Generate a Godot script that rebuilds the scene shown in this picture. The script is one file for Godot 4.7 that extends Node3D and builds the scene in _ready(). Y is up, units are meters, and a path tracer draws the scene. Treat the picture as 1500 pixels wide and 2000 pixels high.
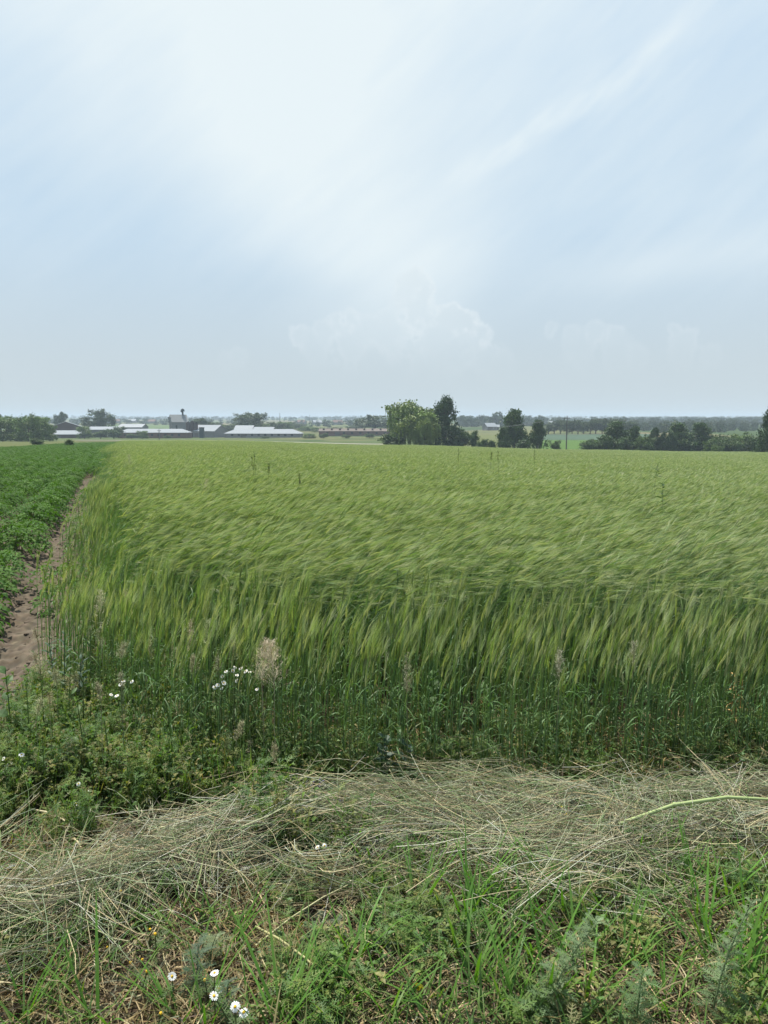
extends Node3D
# A barley field seen from the grassy verge, a potato field on its left, farm sheds and trees beyond.
# Metres, y up, the camera looks along -z; "d" is the distance ahead (-z).

const EYE := 1.6
const FPX := 1505.0
const PITCH := 6.9
var rng := RandomNumberGenerator.new()
var nz := FastNoiseLite.new()
var cell := FastNoiseLite.new()
var used := {}
var cp: float
var sp: float

# ------------------------------------------------------------------ mesh collector
class MB:
	var v := PackedVector3Array()
	var n := PackedVector3Array()
	var c := PackedColorArray()
	var i := PackedInt32Array()
	func tri(a: Vector3, b: Vector3, e: Vector3, col: Color) -> void:
		var m := (e - a).cross(b - a).normalized()
		var k := v.size()
		v.append(a); v.append(b); v.append(e)
		n.append(m); n.append(m); n.append(m)
		c.append(col); c.append(col); c.append(col)
		i.append(k); i.append(k + 1); i.append(k + 2)
	func quad(a: Vector3, b: Vector3, e: Vector3, f: Vector3, col: Color) -> void:
		var m := (e - a).cross(b - a).normalized()
		var k := v.size()
		v.append(a); v.append(b); v.append(e); v.append(f)
		for q in 4:
			n.append(m); c.append(col)
		i.append(k); i.append(k + 1); i.append(k + 2)
		i.append(k); i.append(k + 2); i.append(k + 3)
	func ribbon(p: PackedVector3Array, w: PackedFloat32Array, side: Vector3, c0: Color, c1: Color) -> void:
		var m := p.size()
		var k := v.size()
		for q in m:
			var t: Vector3 = (p[mini(q + 1, m - 1)] - p[maxi(q - 1, 0)])
			var s := (side - t * (side.dot(t) / maxf(t.length_squared(), 1e-9))).normalized()
			var nn := s.cross(t).normalized()
			var col := c0.lerp(c1, float(q) / float(m - 1))
			v.append(p[q] - s * w[q]); v.append(p[q] + s * w[q])
			n.append(nn); n.append(nn)
			c.append(col); c.append(col)
			if q < m - 1:
				var a := k + q * 2
				i.append(a); i.append(a + 2); i.append(a + 1)
				i.append(a + 1); i.append(a + 2); i.append(a + 3)
	func tube(p: PackedVector3Array, r: PackedFloat32Array, sides: int, c0: Color, c1: Color) -> void:
		var m := p.size()
		var k := v.size()
		for q in m:
			var t: Vector3 = (p[mini(q + 1, m - 1)] - p[maxi(q - 1, 0)]).normalized()
			var a := t.cross(Vector3(0.31, 0.2, 0.93) if absf(t.y) > 0.8 else Vector3.UP).normalized()
			var b := t.cross(a)
			var col := c0.lerp(c1, float(q) / float(m - 1))
			for s in sides:
				var an := TAU * s / sides
				var o := a * cos(an) + b * sin(an)
				v.append(p[q] + o * r[q]); n.append(o); c.append(col)
			if q < m - 1:
				for s in sides:
					var e := k + q * sides + s
					var f := k + q * sides + (s + 1) % sides
					i.append(e); i.append(e + sides); i.append(f)
					i.append(f); i.append(e + sides); i.append(f + sides)
	func box(lo: Vector3, hi: Vector3, col: Color) -> void:
		var a := [Vector3(lo.x, lo.y, lo.z), Vector3(hi.x, lo.y, lo.z), Vector3(hi.x, lo.y, hi.z), Vector3(lo.x, lo.y, hi.z),
			Vector3(lo.x, hi.y, lo.z), Vector3(hi.x, hi.y, lo.z), Vector3(hi.x, hi.y, hi.z), Vector3(lo.x, hi.y, hi.z)]
		for f in [[0, 1, 2, 3], [7, 6, 5, 4], [3, 2, 6, 7], [1, 0, 4, 5], [2, 1, 5, 6], [0, 3, 7, 4]]:
			quad(a[f[3]], a[f[2]], a[f[1]], a[f[0]], col)
	func add(o: MB, t: Transform3D, tint := Color(1, 1, 1)) -> void:
		var k := v.size()
		for q in o.v.size():
			v.append(t * o.v[q]); n.append((t.basis * o.n[q]).normalized()); c.append(o.c[q] * tint)
		for q in o.i:
			i.append(k + q)
	func mesh(mat: Material) -> ArrayMesh:
		var a := []
		a.resize(Mesh.ARRAY_MAX)
		a[Mesh.ARRAY_VERTEX] = v
		a[Mesh.ARRAY_NORMAL] = n
		a[Mesh.ARRAY_COLOR] = c
		a[Mesh.ARRAY_INDEX] = i
		var m := ArrayMesh.new()
		m.add_surface_from_arrays(Mesh.PRIMITIVE_TRIANGLES, a)
		m.surface_set_material(0, mat)
		return m

# ------------------------------------------------------------------ small helpers
func R(a: float, b: float) -> float:
	return rng.randf_range(a, b)

func vary(c: Color, s: float) -> Color:
	var k := 1.0 + R(-s, s)
	return Color(c.r * k * (1 + R(-s, s) * .35), c.g * k, c.b * k * (1 + R(-s, s) * .35))

func pick(a: Array):
	return a[rng.randi() % a.size()]

func ss(a: float, b: float, x: float) -> float:
	return smoothstep(a, b, x)

func numbered(called: String) -> String:
	if not used.has(called):
		used[called] = 0
		return called
	used[called] += 1
	return "%s_%03d" % [called, used[called]]

func tag(o: Node, label := "", category := "", group := "", kind := "") -> void:
	if label: o.set_meta("label", label)
	if category: o.set_meta("category", category)
	if group: o.set_meta("group", group)
	if kind: o.set_meta("kind", kind)

func thing(called: String, label: String, category: String, at := Vector3.ZERO, turn := 0.0, group := "") -> Node3D:
	var o := Node3D.new()
	o.name = numbered(called)
	add_child(o)
	o.position = at
	o.rotation.y = turn
	tag(o, label, category, group)
	return o

func part(called: String, mesh: Mesh, parent: Node3D, xf := Transform3D.IDENTITY, label := "") -> MeshInstance3D:
	var o := MeshInstance3D.new()
	o.name = called
	o.mesh = mesh
	parent.add_child(o, true)
	o.transform = xf
	if label: o.set_meta("label", label)
	return o

func top_mesh(called: String, mesh: Mesh) -> MeshInstance3D:
	var o := MeshInstance3D.new()
	o.name = numbered(called)
	o.mesh = mesh
	add_child(o)
	return o

func many(called: String, mesh: Mesh, xs: Array, parent: Node = null) -> MultiMeshInstance3D:
	var mm := MultiMesh.new()
	mm.transform_format = MultiMesh.TRANSFORM_3D
	mm.mesh = mesh
	mm.instance_count = xs.size()
	for k in xs.size():
		mm.set_instance_transform(k, xs[k])
	var o := MultiMeshInstance3D.new()
	o.name = called if parent else numbered(called)
	o.multimesh = mm
	if parent:
		parent.add_child(o, true)
	else:
		add_child(o)
	return o

func stuff_of(called: String, label: String, category: String, meshes: Array, lists: Array) -> Node3D:
	# one mass made of several tile meshes
	var root := Node3D.new()
	root.name = numbered(called)
	add_child(root)
	tag(root, label, category, "", "stuff")
	for k in meshes.size():
		if lists[k].size():
			var o := many(called + "_patch", meshes[k], lists[k], root)
			o.set_meta("kind", "stuff")
	return root

func plant_mat(rough: float, back: Color, spec := 0.5) -> StandardMaterial3D:
	var m := StandardMaterial3D.new()
	m.vertex_color_use_as_albedo = true
	m.roughness = rough
	m.metallic_specular = spec
	m.cull_mode = BaseMaterial3D.CULL_DISABLED
	if back.v > 0:
		m.backlight_enabled = true
		m.backlight = back
	return m

func noise_tex(freq: float, a: Color, b: Color, seed_: int, octaves := 5, mid := 0.5) -> NoiseTexture2D:
	var f := FastNoiseLite.new()
	f.seed = seed_
	f.noise_type = FastNoiseLite.TYPE_SIMPLEX_SMOOTH
	f.frequency = freq
	f.fractal_octaves = octaves
	var g := Gradient.new()
	g.set_color(0, a); g.set_color(1, b)
	g.add_point(mid, a.lerp(b, .5))
	var t := NoiseTexture2D.new()
	t.width = 512; t.height = 512
	t.seamless = true
	t.noise = f
	t.color_ramp = g
	return t

# ------------------------------------------------------------------ terrain
func slope(u: float) -> float:
	var t := [[-.6, .0245], [-.23, .0243], [0.0, .030], [.25, .0362], [.42, .0388], [.8, .0388]]
	if u <= t[0][0]: return t[0][1]
	for k in range(1, t.size()):
		if u < t[k][0]:
			return lerpf(t[k - 1][1], t[k][1], ss(t[k - 1][0], t[k][0], u))
	return t[-1][1]

func H(x: float, z: float) -> float:
	var d := -z
	if d <= 0.0:
		return 0.0
	var u := clampf(x / maxf(d, 1.0), -.8, .8)
	var h := -slope(u) * minf(d, 230.0)
	if d > 230.0:
		var side := ss(-.3, .4, u)
		var t := [[230.0, h], [420.0, lerpf(-8.7, -6.6, side)], [900.0, lerpf(-6.2, -5.0, side)], [1500.0, -3.0], [2500.0, 0.5], [3500.0, 4.5], [4600.0, 6.0]]
		for k in range(1, t.size()):
			if d <= t[k][0] or k == t.size() - 1:
				h = lerpf(t[k - 1][1], t[k][1], clampf((d - t[k - 1][0]) / (t[k][0] - t[k - 1][0]), 0, 1))
				break
		h += nz.get_noise_2d(x * .12, z * .12) * 5.0 * ss(700, 3500, d)
	return h

func ray(px: float, py: float) -> Vector3:
	var u := (px - 750.0) / FPX
	var w := (1000.0 - py) / FPX
	return Vector3(u, w * cp - sp, -(cp + w * sp))

func gp(px: float, py: float, up := 0.0) -> Vector3:
	# where the line of sight meets the ground (or a level "up" above it)
	var r := ray(px, py)
	r /= -r.z
	var d := 1.0
	var prev := 1.0
	while d < 4000.0:
		var p := Vector3(r.x * d, EYE + r.y * d, -d)
		if p.y <= H(p.x, p.z) + up:
			for q in 14:
				var m := (prev + d) * .5
				if EYE + r.y * m <= H(r.x * m, -m) + up: d = m
				else: prev = m
			break
		prev = d
		d *= 1.02
	return Vector3(r.x * d, H(r.x * d, -d), -d)

func at_d(px: float, d: float) -> Vector3:
	var x := (px - 750.0) / FPX * d
	return Vector3(x, H(x, -d), -d)

func y_at(py: float, d: float) -> float:
	var r := ray(750, py)
	return EYE + r.y / -r.z * d

func edge_left(d: float) -> float:
	return -.55 - .332 * d + .06 * nz.get_noise_2d(d * 9.0, 3.0)

func front(x: float) -> float:
	return 3.32 + .25 * ss(.6, 1.8, x) + 1.1 * ss(-.7, -2.0, x) + .14 * nz.get_noise_2d(x * 22.0, 77.0)

# ------------------------------------------------------------------ sky
var skn := FastNoiseLite.new()
var cums: Array = []

func sky_at(az: float, el: float) -> Color:
	# az, el in degrees; az 0 straight ahead
	var a := deg_to_rad(az)
	var e := deg_to_rad(el)
	var dir := Vector3(sin(a) * cos(e), sin(e), -cos(a) * cos(e))
	var t := clampf(el / 26.0, 0, 1)
	var lo := Vector3(.535, .615, .655)
	var mid := Vector3(.505, .65, .785)
	var hi := Vector3(.485, .64, .80)
	var c := lo.lerp(mid, ss(.03, .55, t)).lerp(hi, ss(.55, 1.0, t))
	var high := Vector3(.36, .55, .80)
	c = c.lerp(high, ss(30, 80, el))
	# thin high veil, in broad drifts
	var w := dir * 2.2 + Vector3(skn.get_noise_3dv(dir * 40.0), skn.get_noise_3dv(dir * 40.0 + Vector3(9, 0, 0)), 0) * .35
	var n1 := skn.get_noise_3dv(w * 38.0) * .5 + .5
	var n2 := skn.get_noise_3d(w.x * 60.0 + w.y * 90.0, w.y * 170.0 - w.x * 60.0, w.z * 60.0) * .5 + .5
	var wrap := az
	# fibres drawn out along a slant
	var fa := az * .80 + el * .60
	var fb := -az * .60 + el * .80
	var n3 := skn.get_noise_3d(fa * 9.0 + n1 * 60.0, fb * 34.0 + n1 * 90.0, 50.0) * .5 + .5
	var n4 := skn.get_noise_3d(fa * 16.0 + n1 * 40.0, fb * 120.0 + n2 * 70.0, 90.0) * .5 + .5
	var ax := lerpf(-.5, -8.0, ss(9, 24, el))
	var hw := 6.5 + maxf(el - 9.0, 0.0) * .95
	var fan := exp(-pow((wrap - ax + (n1 - .5) * 9.0 + (n2 - .5) * 4.0) / hw, 2.0)) * ss(2.0, 12.0, el)
	var general := ss(.35, .75, n1) * .55 * ss(4, 16, el)
	var infr := exp(-pow(wrap / 40.0, 4.0))
	var veil := lerpf(general + .12, clampf(fan * (.68 + .6 * n1), 0, 1) + general * .4, infr)
	# long slanted streak
	var sx := (wrap - 8.0) / 13.0
	var sy := el - (17.8 + sx * 6.4) + (n1 - .5) * .7 + (n4 - .5) * .9
	var streak := exp(-pow(sy / (.75 + .7 * absf(sx)), 2.0)) * ss(-.45, .3, sx) * ss(1.25, .7, sx) * clampf(1.7 * n3 - .25, 0, 1)
	var low_band := exp(-pow((el - 9.5 - (wrap - 10.0) * .10) / 1.6, 2.0)) * ss(6, 18, wrap) * .38
	veil = clampf(veil + streak * .65 + low_band * (.6 + .5 * n2) * infr + ((n2 - .5) * .25 + (n3 - .5) * .42 + (n4 - .5) * .20) * ss(4, 13, el) * (.35 + .65 * n1), 0, 1)
	c = c.lerp(Vector3(.765, .845, .875), veil * .95)
	# far cumulus heads, half lost in the haze
	if absf(az) < 30.0 and el < 14.0:
		var near := 1e-6
		var hold := 0.0
		var wob := skn.get_noise_3dv(dir * 2600.0) * .55 + skn.get_noise_3dv(dir * 7000.0) * .40 + skn.get_noise_3dv(dir * 17000.0) * .22
		for k in cums:
			var dx: float = wrap - k[0]
			var dy: float = el - k[1]
			if absf(dx) > k[2] * 2.2 or absf(dy) > k[2] * 2.2:
				continue
			var r: float = sqrt(dx * dx + dy * dy * (1.0 if dy > 0 else .35)) / k[2]
			near += exp(-5.0 * r)
			hold = maxf(hold, k[3] * ss(1.6, .7, r))
		var q := -log(near) / 5.0 + wob
		var inside := ss(.98, .84, q)
		var rim := ss(.35, .95, q) * clampf(.65 + wob * .9, 0, 1)
		var body := c.lerp(Vector3(.655, .74, .785), .6).lerp(Vector3(.80, .865, .89), rim * .75)
		c = c.lerp(body, inside * clampf(hold * 1.15, 0, .8) * ss(1.5, 6.0, el))
	c = c.lerp(lo, ss(6.0, -.5, el) * .75)
	return Color(c.x, c.y, c.z)

func build_sky() -> Sky:
	skn.seed = 11
	skn.noise_type = FastNoiseLite.TYPE_SIMPLEX_SMOOTH
	skn.frequency = .01
	skn.fractal_octaves = 4
	var cr := RandomNumberGenerator.new()
	cr.seed = 5
	# heads placed by azimuth, elevation, radius, strength
	for k in [[2.3, 10.2, .8, .75], [3.0, 9.5, .85, .7], [1.7, 9.2, 1.1, .6], [2.4, 8.0, 1.4, .55], [4.6, 7.7, .85, .75], [5.4, 7.4, .9, .75], [6.2, 6.9, .85, .7], [4.4, 6.9, 1.0, .45], [7.0, 6.2, .9, .5], [6.2, 5.7, 1.2, .4], [5.2, 5.0, 1.4, .35], [4.0, 5.6, 1.6, .35],
			[-2.4, 7.2, .8, .4], [-3.4, 7.0, .75, .4], [-4.4, 6.4, .8, .38], [-6.2, 6.1, .8, .38], [-1.2, 6.6, .9, .35], [-2.5, 5.6, 1.5, .25], [-5.0, 5.3, 1.1, .25], [-10.5, 4.6, .7, .2], [-11.5, 4.3, .6, .18], [0.4, 6.6, 1.5, .3], [3.0, 3.8, 1.6, .25], [7.5, 4.6, 1.2, .25], [8.5, 4.0, 1.1, .2],
			[12.0, 6.4, .5, .28], [13.4, 6.1, .6, .3], [15.0, 6.2, .75, .32], [16.3, 6.0, .7, .3], [14.0, 5.0, 1.2, .2], [16.5, 4.8, 1.2, .2], [18.0, 4.4, .8, .2], [20.3, 6.0, .55, .3], [21.2, 5.6, .7, .28], [20.8, 4.8, 1.0, .2], [22.6, 4.4, .8, .18]]:
		cums.append(k)
	var lw := 512
	var lh := 256
	var img := Image.create(lw, lh, false, Image.FORMAT_RGBF)
	for y in lh:
		var el := 90.0 - (y + .5) / lh * 180.0
		for x in lw:
			if el < -2.0:
				img.set_pixel(x, y, Color(.30, .33, .28))
				continue
			img.set_pixel(x, y, sky_at(wrapf((x + .5) / lw * 360.0, -180.0, 180.0), el))
	img.resize(4096, 2048, Image.INTERPOLATE_CUBIC)
	# the stretch ahead again, finer
	var x0 := -400
	var x1 := 400
	var y0 := int((90.0 - 36.0) / 180.0 * 2048)
	var y1 := 1024
	for y in range(y0, y1):
		var el := 90.0 - (y + .5) / 2048.0 * 180.0
		for x in range(x0, x1):
			img.set_pixel(posmod(x, 4096), y, sky_at((x + .5) / 4096.0 * 360.0, el))
	var m := PanoramaSkyMaterial.new()
	m.panorama = ImageTexture.create_from_image(img)
	m.filter = true
	var s := Sky.new()
	s.sky_material = m
	return s

# ------------------------------------------------------------------ materials
var m_green: StandardMaterial3D
var m_dry: StandardMaterial3D
var m_potato: StandardMaterial3D
var m_tree: StandardMaterial3D
var m_petal: StandardMaterial3D
var m_bark: StandardMaterial3D
var m_soil: StandardMaterial3D

func flat_mat(c: Color, rough := .85, metal := 0.0) -> StandardMaterial3D:
	var m := StandardMaterial3D.new()
	m.albedo_color = c.linear_to_srgb()
	m.roughness = rough
	m.metallic = metal
	return m

func rough_mat(c: Color, freq: float, amount: float, seed_: int, scale := 1.0, rough := .9) -> StandardMaterial3D:
	var m := StandardMaterial3D.new()
	m.albedo_color = c.linear_to_srgb()
	m.albedo_texture = noise_tex(freq, Color(1 - amount, 1 - amount, 1 - amount), Color(1, 1, 1), seed_)
	m.uv1_triplanar = true
	m.uv1_world_triplanar = true
	m.uv1_scale = Vector3.ONE * scale
	m.roughness = rough
	return m

func make_materials() -> void:
	m_green = plant_mat(.55, Color(.85, .9, .45), .38)
	m_potato = plant_mat(.68, Color(.7, .8, .3), .26)
	m_dry = plant_mat(.7, Color(.4, .36, .25), .35)
	m_tree = plant_mat(.6, Color(.55, .62, .25), .4)
	m_petal = plant_mat(.7, Color(.5, .5, .5), .3)
	m_bark = plant_mat(.9, Color(0, 0, 0), .2)
	m_soil = plant_mat(.95, Color(0, 0, 0), .2)
	m_soil.albedo_texture = noise_tex(.02, Color(.62, .62, .62), Color(1, 1, 1), 21)
	m_soil.uv1_triplanar = true
	m_soil.uv1_world_triplanar = true
	m_soil.uv1_scale = Vector3.ONE * .9

# ------------------------------------------------------------------ setting
func build_ground() -> void:
	var rows := PackedFloat32Array()
	var d := -8.0
	while d < 12.0:
		rows.append(d); d += .25
	while d < 4600.0:
		rows.append(d); d *= 1.03
	var cols := 121
	var mb := MB.new()
	cell.noise_type = FastNoiseLite.TYPE_CELLULAR
	cell.seed = 9
	cell.frequency = .0042
	cell.cellular_return_type = FastNoiseLite.RETURN_CELL_VALUE
	cell.cellular_jitter = .8
	var fields := [Color(.085, .125, .035), Color(.12, .15, .05), Color(.06, .10, .03), Color(.16, .165, .07), Color(.10, .14, .045), Color(.19, .17, .09), Color(.07, .115, .04)]
	for r in rows.size():
		var half := 14.0 + maxf(rows[r], 0.0) * .95
		for k in cols:
			var x := lerpf(-half, half, float(k) / (cols - 1))
			var z := -rows[r]
			var h := H(x, z)
			if rows[r] < 30.0:
				h += .035 * nz.get_noise_2d(x * 60.0, z * 60.0) - .01
			mb.v.append(Vector3(x, h, z))
			var col := Color(.115, .085, .055)
			if rows[r] > 60.0:
				var f := int((cell.get_noise_2d(x * .8, z * .45) * .5 + .5) * 6.99)
				col = col.lerp(fields[clampi(f, 0, 6)], ss(60, 90, rows[r]))
			mb.c.append(col)
			mb.n.append(Vector3.UP)
	for r in rows.size() - 1:
		for k in cols - 1:
			var a := r * cols + k
			mb.i.append(a); mb.i.append(a + cols); mb.i.append(a + 1)
			mb.i.append(a + 1); mb.i.append(a + cols); mb.i.append(a + cols + 1)
	tag(top_mesh("ground", mb.mesh(m_soil)), "brown soil and distant patchwork farmland reaching the horizon", "ground", "", "structure")

func sheet(called: String, label: String, corners: Array, col: Color, lift: float, nu := 14, nv := 24) -> void:
	# a sheet on the terrain between four [px, d] corners: near left, near right, far right, far left
	var mb := MB.new()
	for b in nv + 1:
		for a in nu + 1:
			var s := float(a) / nu
			var t := float(b) / nv
			var px: float = lerpf(lerpf(corners[0][0], corners[1][0], s), lerpf(corners[3][0], corners[2][0], s), t)
			var d: float = lerpf(lerpf(corners[0][1], corners[1][1], s), lerpf(corners[3][1], corners[2][1], s), t)
			var p := at_d(px, d)
			mb.v.append(p + Vector3.UP * lift)
			mb.n.append(Vector3.UP)
			mb.c.append(vary(col, .06))
	for b in nv:
		for a in nu:
			var k := b * (nu + 1) + a
			mb.i.append(k); mb.i.append(k + nu + 1); mb.i.append(k + 1)
			mb.i.append(k + 1); mb.i.append(k + nu + 1); mb.i.append(k + nu + 2)
	tag(top_mesh(called, mb.mesh(m_soil)), label, called.replace("_", " "), "", "structure")

func build_far_sheets() -> void:
	sheet("grass_strip", "strip of yellowish mown grass beyond the potato field", [[-120, 92], [246, 196], [300, 262], [-160, 262]], Color(.125, .145, .045), .12)
	sheet("dirt_road", "pale dirt track running in front of the farm sheds", [[150, 283], [770, 252], [770, 262], [150, 296]], Color(.34, .32, .26), .22, 30, 4)
	sheet("bean_field", "bluish green crop field behind the power pole", [[1040, 330], [1240, 330], [1290, 415], [1040, 415]], Color(.085, .135, .085), .2)
	sheet("meadow", "bright green meadow between the trees behind the pole", [[1060, 215], [1200, 215], [1240, 328], [1040, 328]], Color(.095, .175, .035), .22)
	sheet("stubble_field", "pale yellow green field behind the low bushes", [[880, 215], [1000, 215], [1010, 420], [880, 420]], Color(.15, .17, .06), .2)
	sheet("far_pasture", "pale green pasture far behind the farm sheds", [[190, 620], [345, 620], [345, 930], [190, 930]], Color(.13, .19, .075), .3)

# ------------------------------------------------------------------ trees
var tree_protos := {}

func leaf(mb: MB, p: Vector3, s: float, col: Color, droop := 0.0) -> void:
	var a := Vector3(R(-1, 1), R(-1, 1), R(-1, 1)).normalized()
	if droop > 0: a = (a * .35 + Vector3.DOWN * droop).normalized()
	var b := a.cross(Vector3(R(-1, 1), R(-1, 1), R(-1, 1))).normalized()
	var w := s * (.30 if droop > 0 else .48)
	mb.quad(p - a * s * .5, p + b * w, p + a * s * .5, p - b * w, col)

func proto(kind: String, variant: int) -> Dictionary:
	# a tree one unit high and one unit wide: {trunk, crown}
	var key := "%s%d" % [kind, variant]
	if tree_protos.has(key):
		return tree_protos[key]
	var spec: Dictionary = {
		"round": {"c": Color(.052, .080, .026), "clumps": 115, "per": 54, "ls": .036, "cr": .085},
		"green": {"c": Color(.095, .148, .034), "clumps": 120, "per": 55, "ls": .038, "cr": .10},
		"bush": {"c": Color(.058, .096, .028), "clumps": 85, "per": 50, "ls": .050, "cr": .13},
		"willow": {"c": Color(.165, .215, .070), "clumps": 150, "per": 50, "ls": .034, "cr": .085},
		"cone": {"c": Color(.042, .076, .028), "clumps": 190, "per": 58, "ls": .032, "cr": .085},
		"birch": {"c": Color(.066, .108, .038), "clumps": 150, "per": 48, "ls": .034, "cr": .085},
		"far": {"c": Color(.048, .072, .030), "clumps": 40, "per": 26, "ls": .07, "cr": .12},
	}[kind]
	var crown := MB.new()
	var trunk := MB.new()
	var bark := Color(.085, .068, .05)
	if kind == "birch": bark = Color(.20, .19, .17)
	var lobes: Array = []
	var foot := .22
	match kind:
		"round", "green", "far":
			foot = .10 if kind == "round" else .02
			lobes.append([Vector3(0, .56, 0), Vector3(.36, .38, .36)])
			for k in (0 if kind == "round" else 6):
				lobes.append([Vector3(cos(k * 1.05) * .26, .2, sin(k * 1.05) * .26), Vector3(.2, .17, .2)])
			for k in 8:
				var an := TAU * k / 8.0 + R(-.3, .3)
				lobes.append([Vector3(cos(an) * R(.18, .28), R(.30, .76), sin(an) * R(.18, .28)), Vector3(R(.18, .26), R(.17, .25), R(.18, .26))])
			lobes.append([Vector3(R(-.1, .1), .82, R(-.1, .1)), Vector3(.22, .17, .22)])
		"bush":
			foot = .02
			for k in 8:
				var an := TAU * k / 8.0 + R(-.4, .4)
				lobes.append([Vector3(cos(an) * R(.14, .30), R(.26, .66), sin(an) * R(.14, .30)), Vector3(R(.17, .26), R(.22, .34), R(.17, .26))])
		"willow":
			foot = .03
			lobes.append([Vector3(-.05, .66, 0), Vector3(.36, .30, .36)])
			lobes.append([Vector3(.0, .3, 0), Vector3(.36, .25, .36)])
			for k in 7:
				var an := TAU * k / 7.0 + R(-.3, .3)
				lobes.append([Vector3(cos(an) * .30, R(.45, .80), sin(an) * .30), Vector3(.19, .15, .19)])
		"cone":
			foot = .02
		"birch":
			foot = .05
			for k in 9:
				var t := (k + .5) / 9.0
				lobes.append([Vector3(R(-.16, .16) * (1.1 - t), .14 + .76 * t, R(-.16, .16) * (1.1 - t)), Vector3(.40, .14, .40) * (1.0 - t * .78) * R(.7, 1.15)])
	for k in spec.clumps:
		var p: Vector3
		if kind == "cone":
			var t := pow(R(0, 1), 1.3)
			var an := R(0, TAU)
			var rad := (.46 * pow(1.0 - t, .72) + .03) * sqrt(R(.25, 1.0)) * (1.0 + .22 * sin(an * 3.0 + t * 11.0))
			p = Vector3(cos(an) * rad, .04 + t * .93, sin(an) * rad)
		else:
			var lb: Array = pick(lobes)
			var dir := Vector3(R(-1, 1), R(-.8, 1), R(-1, 1)).normalized()
			p = lb[0] + dir * (lb[1] as Vector3) * R(.55, 1.0)
		if p.y < foot:
			p.y = foot + R(0, .08)
		var cc := vary(spec.c, .26)
		var cr: float = spec.cr * R(.6, 1.25)
		for q in spec.per:
			var o := Vector3(rng.randfn(0, .5), rng.randfn(0, .42), rng.randfn(0, .5)) * cr
			leaf(crown, p + o, spec.ls * R(.6, 1.3), vary(cc, .16))
		if kind == "willow" or kind == "birch":
			var strands := 5 if kind == "willow" else 3
			for s in strands:
				var q := p + Vector3(R(-1, 1), 0, R(-1, 1)) * cr
				var ln := R(.14, .42) if kind == "willow" else R(.05, .15)
				ln = minf(ln, q.y - .03)
				var y := 0.0
				while y < ln:
					leaf(crown, q + Vector3(R(-.01, .01), -y, R(-.01, .01)), spec.ls * R(.7, 1.2), vary(cc, .15), 1.0)
					y += .017
	# trunk and limbs
	var top := .75
	var pts := PackedVector3Array()
	var rad := PackedFloat32Array()
	for k in 6:
		var t := k / 5.0
		pts.append(Vector3(.02 * sin(t * 4.0 + variant), t * top - .01, .02 * cos(t * 3.0)))
		rad.append(lerpf(.028, .006, t))
	trunk.tube(pts, rad, 7, bark, bark)
	for k in 7:
		var t := R(.25, .85)
		var b := pts[int(t * 5)]
		var an := R(0, TAU)
		var e := b + Vector3(cos(an) * .26, R(.10, .24), sin(an) * .26) * (1.2 - t * .6)
		trunk.tube(PackedVector3Array([b, b.lerp(e, .5) + Vector3(0, .02, 0), e]), PackedFloat32Array([.011, .007, .003]), 5, bark, bark)
	var lo := Vector3(9, 9, 9)
	var hi := -lo
	for q in crown.v:
		lo = lo.min(q); hi = hi.max(q)
	var fx := 1.0 / ((hi.x - lo.x) * .94)
	var fz := 1.0 / ((hi.z - lo.z) * .94)
	var fy := 1.0 / hi.y
	var mx := (hi.x + lo.x) * .5
	var mz := (hi.z + lo.z) * .5
	for q in crown.v.size():
		var e := crown.v[q]
		crown.v[q] = Vector3((e.x - mx) * fx, e.y * fy, (e.z - mz) * fz)
	for q in trunk.v.size():
		var e := trunk.v[q]
		trunk.v[q] = Vector3((e.x - mx) * fx, e.y * fy, (e.z - mz) * fz)
	var out := {"trunk": trunk.mesh(m_bark), "crown": crown.mesh(m_tree)}
	tree_protos[key] = out
	return out

func tree(called: String, label: String, category: String, kind: String, variant: int, px: float, top_py: float, width_px: float, d: float, turn: float, group := "") -> void:
	var p := at_d(px, d)
	var h := y_at(top_py, d) - p.y
	var w := width_px * 1.22 / FPX * d
	var t := thing(called, label, category, p, turn, group)
	var pr := proto(kind, variant)
	var xf := Transform3D(Basis().scaled(Vector3(w, h, w)), Vector3.ZERO)
	part("trunk", pr.trunk, t, xf)
	part("crown", pr.crown, t, xf)

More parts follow.
